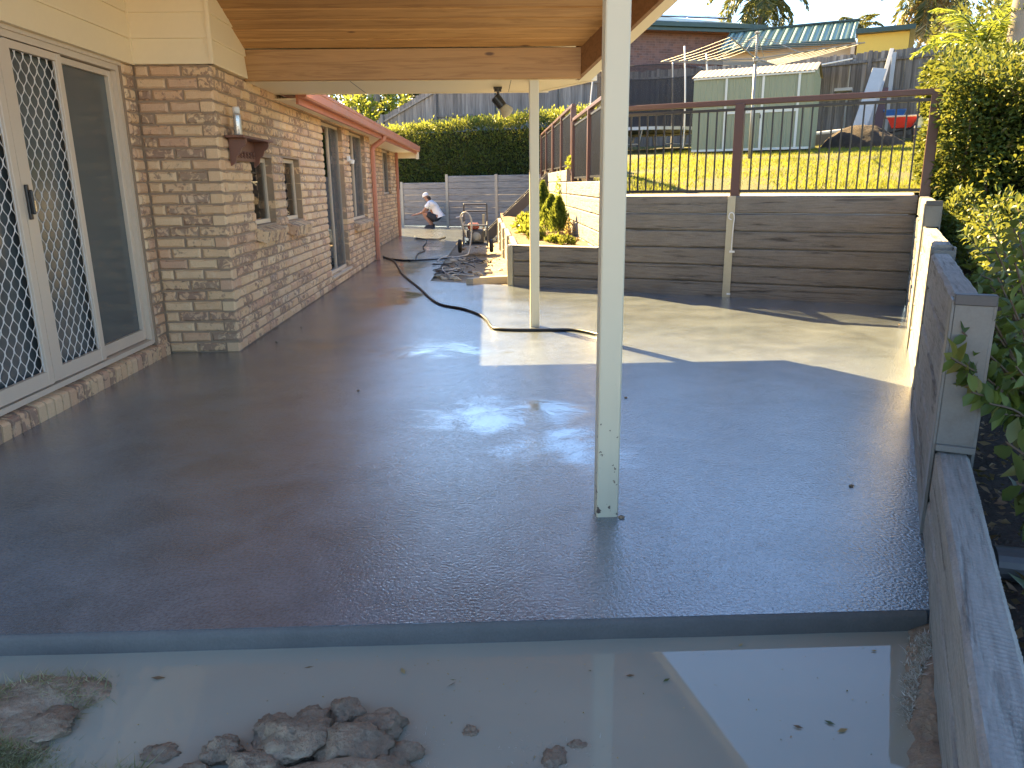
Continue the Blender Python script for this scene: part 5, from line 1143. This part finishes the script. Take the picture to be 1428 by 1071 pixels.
under(tuple(yd(.62, -1.9, .58)), .42, .62, 2600, 'dark low shrub at the foot of the hedge behind the wall step'); under(tuple(yd(.70, -2.8, .48)), .42, .55, 2400, 'dark low shrub in front of the hedge beside the wall'); under(tuple(yd(.52, -4.6, .30)), .26, .45, 1500, 'dark low shrub behind the galvanised end post'); under(tuple(yd(.35, -1.0, .72)), .24, .5, 1300, 'dark low shrub beside the highest step of the right-hand wall')
# garden bed plants
def bush(name, base, r, h, n, L, mat, label, group='plants in the garden bed', W=None, upright=.6):
    t = thing(name, base, label, 'plant', group); b = np.array(base); m = n; dr = rng.normal(size=(m, 3)); dr[:, 2] = np.abs(dr[:, 2]); dr /= np.linalg.norm(dr, axis=1, keepdims=True)
    P = b+dr*(rng.random(m)**.4)[:, None]*np.array([r, r, h]); leafy('foliage', P, dr, L, W or L*.5, mat, t, upright, .5)
    mb = MB(); mb.tube([base, (base[0], base[1], base[2]+h*.5)], [.015, .006], 5); mb.build('stem', 'twig', t); return t
def conifer(base, r, h, label):
    t = thing('conifer', base, label, 'plant', 'plants in the garden bed'); m = 2600; u = rng.random(m)**.7; az = rng.uniform(0, 2*np.pi, m); rr = r*(1-u**2.2)*np.sqrt(rng.random(m))*(1+.25*np.sin(az*5+u*9)); P = np.stack([base[0]+rr*np.cos(az), base[1]+rr*np.sin(az), base[2]+.03+u*h], 1)
    leafy('foliage', P, np.stack([np.cos(az)*.5, np.sin(az)*.5, np.ones(m)*.9], 1), .07, .022, 'leaf_conifer', t, .6, .25)
    mb = MB(); mb.tube([base, (base[0], base[1], base[2]+h*.9)], [.02, .005], 6); mb.build('stem', 'bark', t)
conifer((1.02, 14.6, .50), .20, .80, 'tall slim green conifer nearest the far end of the garden bed'); conifer((1.10, 13.6, .49), .20, .58, 'middle green conifer against the sunlit terrace wall'); conifer((1.19, 13.1, .48), .17, .56, 'right green conifer against the sunlit terrace wall')
bush('dry_shrub', (1.34, 12.7, .47), .08, .30, 120, .05, 'leaf_straw', 'small dry brown shrub right of the conifers')
bush('leafy_plant', (.70, 14.6, .50), .22, .26, 380, .10, 'leaf_lime', 'lush lime green plant behind the far post')
bush('leafy_plant', (.72, 13.3, .49), .22, .24, 320, .09, 'leaf_lime', 'low bright green plant left of the far post')
bush('leafy_plant', (.75, 12.0, .47), .16, .20, 240, .08, 'leaf_hedge', 'dark green plant at the left edge of the far post')
bush('leafy_plant', (.98, 11.5, .46), .14, .10, 240, .07, 'leaf_lime', 'low lime ground plant right of the far post')
bush('leafy_plant', (1.14, 11.2, .46), .12, .12, 220, .06, 'leaf_hedge', 'broad green plant at the front of the garden bed')
bush('leafy_plant', (1.30, 11.9, .46), .10, .04, 120, .04, 'leaf_dead', 'reddish low plant in front of the terrace wall')
bush('leafy_plant', (1.42, 15.6, 1.0), .08, .55, 130, .06, 'leaf_lime', 'thin green creeper climbing the sunlit terrace wall')
bush('leafy_plant', (1.52, 14.3, 1.6), .10, .18, 90, .09, 'leaf_lime', 'tuft of lime leaves on top of the terrace wall step')

# ------------------------------------------------------------------ stairs, machine, hoses, worker
st = thing('steel_stairs', (.0, 19.4, 0), 'dark steel stairs climbing from the path to the terrace behind the garden bed', 'stairs')
for y in (19.0, 19.9):
    mb = MB(); P = [(-.18, .0), (.06, .0), (1.62, 1.42), (1.62, 1.62), (1.5, 1.62), (-.18, .10)]; n = len(P)
    mb.add([(x, y, z) for x, z in P]+[(x, y+.04, z) for x, z in P], [tuple(range(n)), tuple(range(2*n-1, n-1, -1))]+[(k, k+n, (k+1) % n+n, (k+1) % n) for k in range(n)]); mb.build('stringer', 'steel_dark', st)
for k in range(7):
    x = .03+k*.225; z = .20+k*.205; mb = MB(); mb.box(x-.02, x+.25, 19.042, 19.898, z, z+.035, .004); mb.build('tread', 'steel_dark' if k % 2 else 'galvanised', st)
mb = MB(); mb.box(-.17, -.11, 18.93, 18.99, 0, .62, .004); mb.build('newel_post', 'galvanised_warm', st)
MX, MY = -.28, 15.5
pw = thing('pressure_washer', (MX, MY, 0), 'petrol pressure washer on a tubular trolley with two wheels beside the path', 'pressure washer')
for sx in (-.24, .24):
    mb = MB(); mb.tube(spline([(MX+sx, MY-.42, .16), (MX+sx, MY+.1, .16), (MX+sx, MY+.30, .22), (MX+sx, MY+.38, .5), (MX+sx*.98, MY+.42, .90), (MX+sx*.9, MY+.42, .935)], 5), .016, 8); mb.build('frame_tube', 'steel_dark', pw, smooth=True)
    mb = MB(); Mw = T(MX+sx*1.32, MY-.12, .135, 0, 0, R(90)); mb.lathe([(.05, -.035), (.10, -.04), (.128, -.03), (.135, 0), (.128, .03), (.10, .04), (.05, .035)], 20, Mw); wh = mb.build('wheel', 'rubber', pw, smooth=True)
    mb = MB(); mb.lathe([(0, -.03), (.06, -.03), (.07, 0), (.06, .03), (0, .03)], 14, Mw); mb.build('rim', 'galvanised', wh)
    mb = MB(); mb.tube([(MX+sx, MY-.38, .17), (MX+sx*.98, MY-.30, .55), (MX+sx*.98, MY+.36, .58)], .013, 7); mb.build('guard_tube', 'steel_dark', pw)
for z, yy in ((.935, .42), (.80, .41), (.50, .37)):
    mb = MB(); mb.tube([(MX-.22, MY+yy, z), (MX+.22, MY+yy, z)], .016, 8); mb.build('cross_bar', 'steel_dark', pw)
mb = MB(); mb.tube([(MX-.23, MY-.30, .55), (MX+.23, MY-.30, .55)], .013, 7); mb.build('cross_bar', 'galvanised', pw)
mb = MB(); mb.box(MX-.23, MX+.23, MY-.40, MY+.26, .165, .185, .004); mb.build('base_plate', 'steel_dark', pw)
mb = MB(); mb.box(MX-.17, MX+.17, MY-.2, MY+.22, .186, .46, .03); en = mb.build('engine', 'steel_dark', pw)
mb = MB(); mb.box(MX-.15, MX+.08, MY-.2, MY+.12, .465, .58, .03); mb.build('fuel_tank', 'engine_red', en)
mb = MB(); mb.lathe([(0, 0), (.09, 0), (.095, .03), (.06, .05), (0, .055)], 18, T(MX+.02, MY-.205, .32, 0, R(90))); mb.build('recoil_cover', 'galvanised', en)
mb = MB(); mb.box(MX-.225, MX-.175, MY-.22, MY-.02, .19, .32, .012); mb.lathe([(0, 0), (.03, 0), (.03, .10), (0, .10)], 10, T(MX-.16, MY-.23, .28, 0, R(90))); mb.build('pump', 'chrome', pw)
mb = MB(); mb.box(MX+.172, MX+.222, MY-.1, MY+.12, .30, .46, .02); mb.build('muffler', 'galvanised', en)
mb = MB(); mb.tube(spline([(MX-.17, MY-.25, .30), (MX-.24, MY-.34, .52), (MX-.27, MY-.36, .74), (MX-.16, MY-.40, .80), (MX-.07, MY-.42, .66), (MX-.08, MY-.46, .36), (MX-.13, MY-.6, .06), (MX-.2, MY-.9, .015), (MX-.5, MY-1.3, .01)], 7), .017, 8); mb.build('hose', 'hose_grey', pw, smooth=True)
mb = MB(); mb.tube([(MX-.40, MY+.36, .68), (MX-.26, MY+.40, .70), (MX-.24, MY+.42, .79)], .014, 6); mb.build('lance_holder', 'white_plastic', pw)
# coil of hose and cable on the rubble
for k in range(9):
    cx, cy = -.62+random.uniform(-.12, .38), 12.3+random.uniform(-.8, 1.6); pts = []
    for i in range(9): an = i*random.uniform(.6, 1.1)+k; rr = random.uniform(.12, .34); pts.append((cx+rr*math.cos(an), cy+rr*1.6*math.sin(an), .0+random.uniform(-.01, .06)))
    mb = MB(); mb.tube(spline(pts, 5), .008, 6); tag(mb.build('loose_cable', random.choice(['hose_grey', 'hose_black', 'hose_black']), at=(cx, cy, 0), smooth=True), 'tangled thin hose lying on the rubble in front of the pressure washer', 'hose', 'tangled hoses on the rubble')
def hose(name, pts, r, mat, label, n=8):
    pts = [(x, y, z if z is not None else r) for x, y, z in [(*p, None) if len(p) == 2 else p for p in pts]]
    mb = MB(); mb.tube(spline(pts, n), r, 8); return tag(mb.build(name, mat, at=pts[0], smooth=True), label, 'hose')
hose('garden_hose', [(-2.02, 14.5), (-1.797, 14.0), (-1.62, 13.2), (-1.503, 12.524), (-1.31, 11.495), (-.939, 9.995), (-.70, 8.95), (-.539, 8.495), (-.311, 8.219), (-.125, 7.826), (-.04, 7.45), (-.01, 7.2), (.034, 7.006), (.18, 6.93), (.367, 6.903), (.60, 6.89), (.766, 6.866), (.927, 6.679), (1.0, 6.5)], .014, 'hose_black', 'black hose snaking across the wet slab past the far post')
hose('garden_hose', [(-2.05, 14.75), (-1.95, 14.4), (-1.7, 14.0), (-1.4, 13.85), (-1.0, 14.03), (-.70, 14.2), (-.45, 14.4)], .013, 'hose_black', 'black hose running from the downpipe to the rubble strip')
hose('garden_hose', [(-1.35, 13.9), (-1.43, 15.1), (-1.35, 15.9), (-1.47, 16.9), (-1.5, 18.2), (-1.62, 19.3), (-1.9, 20.0), (-2.0, 20.6)], .012, 'hose_black', 'thin dark hose leading along the path to the worker')
# lance lying on the path
mb = MB(); mb.tube([(-1.9, 19.4, .02), (-1.25, 19.2, .02)], .014, 6); mb.tube([(-1.25, 19.2, .02), (-1.1, 19.1, .06)], .025, 6); tag(mb.build('spray_lance', 'black_plastic', at=(-1.9, 19.4, 0)), 'black spray lance lying on the far wet path', 'lance')
# curved kerb offcut by the garden wall
mb = MB(); pts = []
for k in range(13): a = R(100-100*k/12); pts.append((.22-.55*math.cos(a)*1.0+.0, 10.42+.30*math.sin(a)))
o = [(.28-.62*math.cos(R(8+80*k/12)), 10.38+.40*math.sin(R(8+80*k/12))) for k in range(13)]; i_ = [(.28-.52*math.cos(R(8+80*k/12)), 10.38+.28*math.sin(R(8+80*k/12))) for k in range(12, -1, -1)]
mb.prism(o+i_, -.05, .07); tag(mb.build('kerb_offcut', 'stone', at=(0, 10.5, 0)), 'curved pale concrete kerb offcut at the foot of the garden wall', 'kerb')
# rubble pieces on the strip
for k in range(46):
    x = random.uniform(-.80, .2); y = random.uniform(10.9, 17.5) if k > 16 else random.uniform(10.6, 12.5)
    if abs(x-MX) < .45 and abs(y-MY) < .6: continue
    bm = bmesh.new(); bmesh.ops.create_icosphere(bm, subdivisions=1, radius=1); sc = random.uniform(.025, .07)
    for v in bm.verts: v.co = Vector((v.co.x*sc*random.uniform(.7, 1.6), v.co.y*sc*random.uniform(.7, 1.5), v.co.z*sc*random.uniform(.4, .8)))
    me = bpy.data.meshes.new('rubble_stone'); bm.to_mesh(me); bm.free(); tag(link('rubble_stone', me, random.choice(['stone', 'mud', 'stone']), loc=(x, y, -.03)), 'small stone on the rubble strip beside the path', 'stone', 'stones on the rubble strip')

# the worker crouching by the far wall
def skin_mesh(name, nodes, edges, root=0, sub=2):
    me = bpy.data.meshes.new(name); me.from_pydata([n[:3] for n in nodes], edges, []); o = bpy.data.objects.new(name+'_tmp', me); COL.objects.link(o)
    m = o.modifiers.new('skin', 'SKIN'); m.use_smooth_shade = True
    for i, n in enumerate(nodes): r_ = n[3]; me.skin_vertices[0].data[i].radius = (r_, n[4] if len(n) > 4 else r_); me.skin_vertices[0].data[i].use_root = (i == root)
    s2 = o.modifiers.new('sub', 'SUBSURF'); s2.levels = sub; s2.render_levels = sub
    dg = bpy.context.evaluated_depsgraph_get(); res = bpy.data.meshes.new_from_object(o.evaluated_get(dg)); bpy.data.objects.remove(o); bpy.data.meshes.remove(me); res.name = name; res.materials.clear(); return res
PB = Vector((-1.83, 25.0, 0)); PRZ = R(-8)     # the figure faces -X
per = thing('person', PB, 'crouching person in white cap, white t-shirt and dark shorts by the far wall', 'person')
nodes = [(.17, 0, .30, .135, .15), (.13, 0, .44, .13, .145), (.05, 0, .60, .135, .16), (-.03, 0, .74, .125, .155), (-.10, 0, .83, .055), (-.155, 0, .885, .058), (-.19, 0, .95, .085, .075), (-.19, 0, 1.01, .075, .07)]
edges = [(0, 1), (1, 2), (2, 3), (3, 4), (4, 5), (5, 6), (6, 7)]
for sgn in (-1, 1):
    b = len(nodes); y = sgn
    nodes += [(.13, .10*y, .28, .095), (-.10, .15*y, .40, .085), (-.27, .16*y, .47, .068), (-.16, .15*y, .30, .062), (-.04, .14*y, .11, .040), (-.03, .14*y, .05, .042), (-.14, .145*y, .03, .038), (-.20, .15*y, .025, .028)]
    edges += [(0, b)]+[(b+i, b+i+1) for i in range(7)]
    b = len(nodes); nodes += [(-.05, .19*y, .75, .062), (-.17, .235*y, .60, .047), (-.26, .22*y, .50, .040), (-.40, .15*y, .45, .033), (-.50, .10*y, .42, .025), (-.56, .08*y, .41, .030, .018)]
    edges += [(3, b)]+[(b+i, b+i+1) for i in range(5)]; hb = b+5
    for f, (dx, dy, dz, L) in enumerate(((-.9, -.45, .1, .055), (-1, -.15, 0, .07), (-1, .1, -.1, .075), (-.95, .3, -.2, .07), (-.8, .5, -.35, .055))):
        b2 = len(nodes); dv = Vector((dx, dy*y, dz)).normalized(); p0 = Vector(nodes[hb][:3]); p1 = p0+dv*L; p2 = p1+(dv+Vector((.0, 0, -.6))).normalized()*L*.6
        nodes += [(*p1, .0095), (*p2, .008)]; edges += [(hb, b2), (b2, b2+1)]
PM = Matrix.Rotation(PRZ, 4, 'Z')
def pput(name, me, mat, smooth=True, parent=None): me.transform(PM); me.materials.append(MATS[mat]); return link(name, me, None, parent or per, loc=PB, smooth=smooth)
body = pput('body', skin_mesh('body', nodes, edges), 'skin')
sn = [(.215, 0, .36, .14, .17), (.175, 0, .46, .150, .172), (.06, 0, .62, .155, .182), (-.025, 0, .745, .142, .175), (-.085, 0, .815, .085, .10)]; se = [(0, 1), (1, 2), (2, 3), (3, 4)]
for y in (-1, 1): b = len(sn); sn += [(-.05, .195*y, .755, .082), (-.12, .225*y, .67, .078), (-.165, .24*y, .615, .072)]; se += [(3, b), (b, b+1), (b+1, b+2)]
pput('t_shirt', skin_mesh('t_shirt', sn, se, 1), 'white_cotton')
sn = [(.20, 0, .36, .15, .165), (.17, 0, .25, .14, .155)]; se = [(0, 1)]
for y in (-1, 1): b = len(sn); sn += [(.11, .10*y, .275, .112), (-.08, .145*y, .395, .100), (-.17, .155*y, .43, .095)]; se += [(1, b), (b, b+1), (b+1, b+2)]
pput('shorts', skin_mesh('shorts', sn, se, 0), 'dark_cloth')
for y in (-1, 1):
    mb = MB(); mb.add([(a, .142*y+b*w_, c) for b in (-1, 1) for a, c, w_ in ((.03, .0, .04), (-.22, .0, .045), (-.245, .03, .03), (-.17, .075, .035), (-.05, .10, .038), (.035, .09, .034))], [(0, 1, 2, 3, 4, 5), (11, 10, 9, 8, 7, 6)]+[(i, i+6, (i+1) % 6+6, (i+1) % 6) for i in range(6)]); pput('shoe', mb.mesh('shoe'), 'dark_cloth', False)
HMx = T(-.192, 0, .985, 0, 0, R(-22))
mb = MB(); mb.lathe([(.102, .0), (.106, .02), (.100, .055), (.078, .092), (.04, .112), (.004, .118)], 20, HMx); mb.add([HMx @ Vector((-.09+.0-.085*math.sin(R(180*k/10)), .088*math.cos(R(180*k/10)), .004-.012*math.sin(R(180*k/10)))) for k in range(11)]+[HMx @ Vector((-.05, .09*math.cos(R(180*k/10)), .014)) for k in range(11)], [(k, k+1, 12+k, 11+k) for k in range(10)], Matrix.Identity(4)); pput('cap', mb.mesh('cap'), 'white_cotton')
hn = [(-.125, 0, .985, .075, .085), (-.095, 0, .90, .06, .075), (-.06, 0, .82, .035, .05)]; pput('hair', skin_mesh('hair', hn, [(0, 1), (1, 2)]), 'hair')
mb = MB(); mb.lathe([(0, -.012), (.009, -.012), (.012, 0), (.005, .018), (0, .03)], 8, T(-.273, 0, .945, 0, 0, R(-10))); pput('nose', mb.mesh('nose'), 'skin', True, body)
for y in (-1, 1):
    mb = MB(); mb.lathe([(0, -.004), (.022, -.004), (.026, .003), (.012, .008), (0, .008)], 10, T(-.18, .078*y, .95, 0, R(90))); pput('ear', mb.mesh('ear'), 'skin', True, body)
    mb = MB(); mb.lathe([(0, -.006), (.008, -.004), (.008, .004), (0, .006)], 8, T(-.262, .030*y, .965)); pput('eye', mb.mesh('eye'), 'hair', True, body)
mb = MB(); mb.box(-.270, -.262, -.022, .022, .912, .918); pput('mouth', mb.mesh('mouth'), 'engine_red', False, body)

# ------------------------------------------------------------------ mud clods, floating leaves and litter in the puddle
def clod(x, y, z, r, seed, mat='mud', sq=.6):
    bm = bmesh.new(); bmesh.ops.create_icosphere(bm, subdivisions=4, radius=1); rr = random.Random(seed); ax = (rr.uniform(.9, 1.6), rr.uniform(.75, 1.15), rr.uniform(.45, .7)*sq/.6)
    for v in bm.verts:
        d = 1+.42*mnoise.noise(v.co*1.4+Vector((seed, 0, 0)))-.26*abs(mnoise.noise(v.co*3.2+Vector((0, seed, 0))))+.13*mnoise.noise(v.co*8+Vector((0, seed, 3)))+.09*mnoise.noise(v.co*19)
        v.co = Vector((v.co.x*ax[0], v.co.y*ax[1], v.co.z*ax[2]))*d*r
    me = bpy.data.meshes.new('mud_clod'); bm.to_mesh(me); bm.free(); return link('mud_clod', me, mat, loc=(x, y, z), smooth=True)
CL = [(-.60, 1.695, -.055, .050, 'rounded pale mud clod on the upper left of the heap by the puddle'), (-.50, 1.725, -.045, .045, 'brown mud clod at the top of the heap by the puddle'), (-.41, 1.755, -.045, .046, 'mud clod on the crest of the heap nearest the slab'), (-.315, 1.70, -.05, .056, 'dark wet mud clod on the right of the heap'),
      (-.70, 1.625, -.058, .052, 'flat pale mud clod at the left end of the heap'), (-.52, 1.63, -.035, .062, 'large pale mud clod in the middle of the heap'), (-.37, 1.61, -.04, .070, 'large dark clod at the front right of the heap'), (-.86, 1.64, -.07, .036, 'lone brown clod between the grass and the heap'), (-.255, 1.61, -.06, .045, 'dark clod with frothy edge at the right foot of the heap'),
      (-.27, 1.54, -.055, .05, 'low dark clod at the bottom right of the heap'), (-.60, 1.55, -.045, .058, 'pale clod at the bottom edge of the heap'), (-.75, 1.545, -.055, .045, 'small pale clod at the bottom left of the heap'), (-.44, 1.805, -.058, .018, 'tiny clod poking out of the water above the heap'),
      (-.075, 1.69, -.07, .024, 'small clod standing alone in the middle of the puddle'), (.14, 1.585, -.072, .042, 'low froth-edged mud lump at the bottom of the puddle'), (.20, 1.625, -.072, .026, 'small dark lump right of the froth-edged mud'),
      (-1.33, 1.83, -.05, .085, 'flat pale clod in the grass at the near left'), (-1.22, 1.74, -.05, .06, 'pale clod at the edge of the near left grass'), (-1.42, 1.75, -.035, .07, 'pale crusted clod among the near left grass')]
for k, (x, y, z, r, lab) in enumerate(CL): tag(clod(x, y, z, r, k*3.7+1, sq=.36 if x < -1 else .66), lab, 'mud clod', 'clods of mud by the puddle')
LV = [(-.287, 1.962, .034, 'leaf_straw'), (-.123, 1.888, .03, 'leaf_dead'), (-.14, 1.90, .02, 'leaf_mid'), (.40, 1.895, .03, 'leaf_dead'), (.448, 1.877, .03, 'leaf_straw'), (.475, 1.862, .028, 'leaf_mid'), (.889, 1.664, .03, 'leaf_mid'), (.915, 1.648, .036, 'leaf_straw'), (.80, 1.655, .028, 'leaf_dead'), (.746, 2.02, .022, 'leaf_straw'), (-1.02, 1.95, .045, 'leaf_dead'), (-.55, 1.98, .03, 'leaf_dead'), (.10, 1.83, .016, 'leaf_straw'), (1.14, 1.98, .02, 'leaf_straw')]
for x, y, L, m in LV:
    me = leaf_mesh('floating_leaf', np.zeros((1, 3)), np.array([[random.uniform(-1, 1), random.uniform(-.5, .5), .05]]), np.array([L]), np.array([L*.42]), .05, .05)
    V = np.array([v.co for v in me.vertices]); 
    for v in me.vertices: v.co.z = v.co.z*.15
    me.materials.append(MATS[m]); tag(link('floating_leaf', me, None, loc=(x, y, -.0605)), 'small fallen leaf floating on the muddy puddle', 'leaf', 'leaves floating on the puddle')
N = 160; x = rng.uniform(-1.3, 1.2, N); y = rng.uniform(1.55, 2.03, N); P = np.stack([x, y, np.full(N, -.0625)], 1)
me = leaf_mesh('froth', P, np.stack([rng.normal(size=N), rng.normal(size=N), np.full(N, .02)], 1), rng.uniform(.002, .008, N), rng.uniform(.002, .006, N), .3, .0); me.materials.append(MATS['leaf_straw']); tag(link('froth', me, None), 'pale specks of froth and grit on the puddle', 'froth', kind='stuff')
# dry fibrous edge along the right-hand wall and round the mud lump
N = 3800; t_ = rng.uniform(0, 1, N); wv = np.abs(rng.normal(0, .045, N))*(.5+.8*t_)*(.35+1.1*np.abs(np.sin(t_*23+np.sin(t_*61)))); bx = 1.36-.50*t_-wv*CA; by = 2.02-.62*t_*1.05+wv*SA; ok = by > 1.35; bx, by = bx[ok], by[ok]
P = np.stack([bx, by, np.array([max(mud_h(a, b), -.08) for a, b in zip(bx, by)])], 1); me = blade_mesh('dry_fibre', P, rng.uniform(.003, .012, len(P)), rng.uniform(.003, .007, len(P)), 1.3); me.materials.append(MATS['fibre']); tag(link('dry_fibre', me, None), 'pale dry grass roots along the foot of the low wall by the puddle', 'dry grass', kind='stuff')
for cx, cy, rad, n in ((.15, 1.60, .07, 260), (-.22, 1.66, .05, 160), (-.22, 1.56, .05, 160)):
    P = np.stack([cx+rng.normal(0, rad, n), cy+rng.normal(0, rad*.4, n), np.full(n, -.072)], 1); me = blade_mesh('root_froth', P, rng.uniform(.004, .014, n), rng.uniform(.003, .007, n), 1.3); me.materials.append(MATS['fibre']); tag(link('root_froth', me, None), 'pale froth of roots clinging to the wet mud lumps', 'froth', kind='stuff')
# a few crumbs on the slab
for k, (x, y) in enumerate(((-.9, 4.9), (.75, 5.15), (.85, 4.6), (3.85, 6.9), (-1.9, 6.6), (-1.85, 7.3), (1.6, 3.1), (.52, 2.83))):
    bm = bmesh.new(); bmesh.ops.create_icosphere(bm, subdivisions=1, radius=.012)
    for v in bm.verts: v.co = Vector((v.co.x*random.uniform(.6, 1.5), v.co.y*random.uniform(.6, 1.5), v.co.z*.5))
    me = bpy.data.meshes.new('crumb'); bm.to_mesh(me); bm.free(); tag(link('crumb', me, 'mud', loc=(x, y, .004)), 'small crumb of mortar lying on the slab', 'crumb', 'crumbs on the slab')
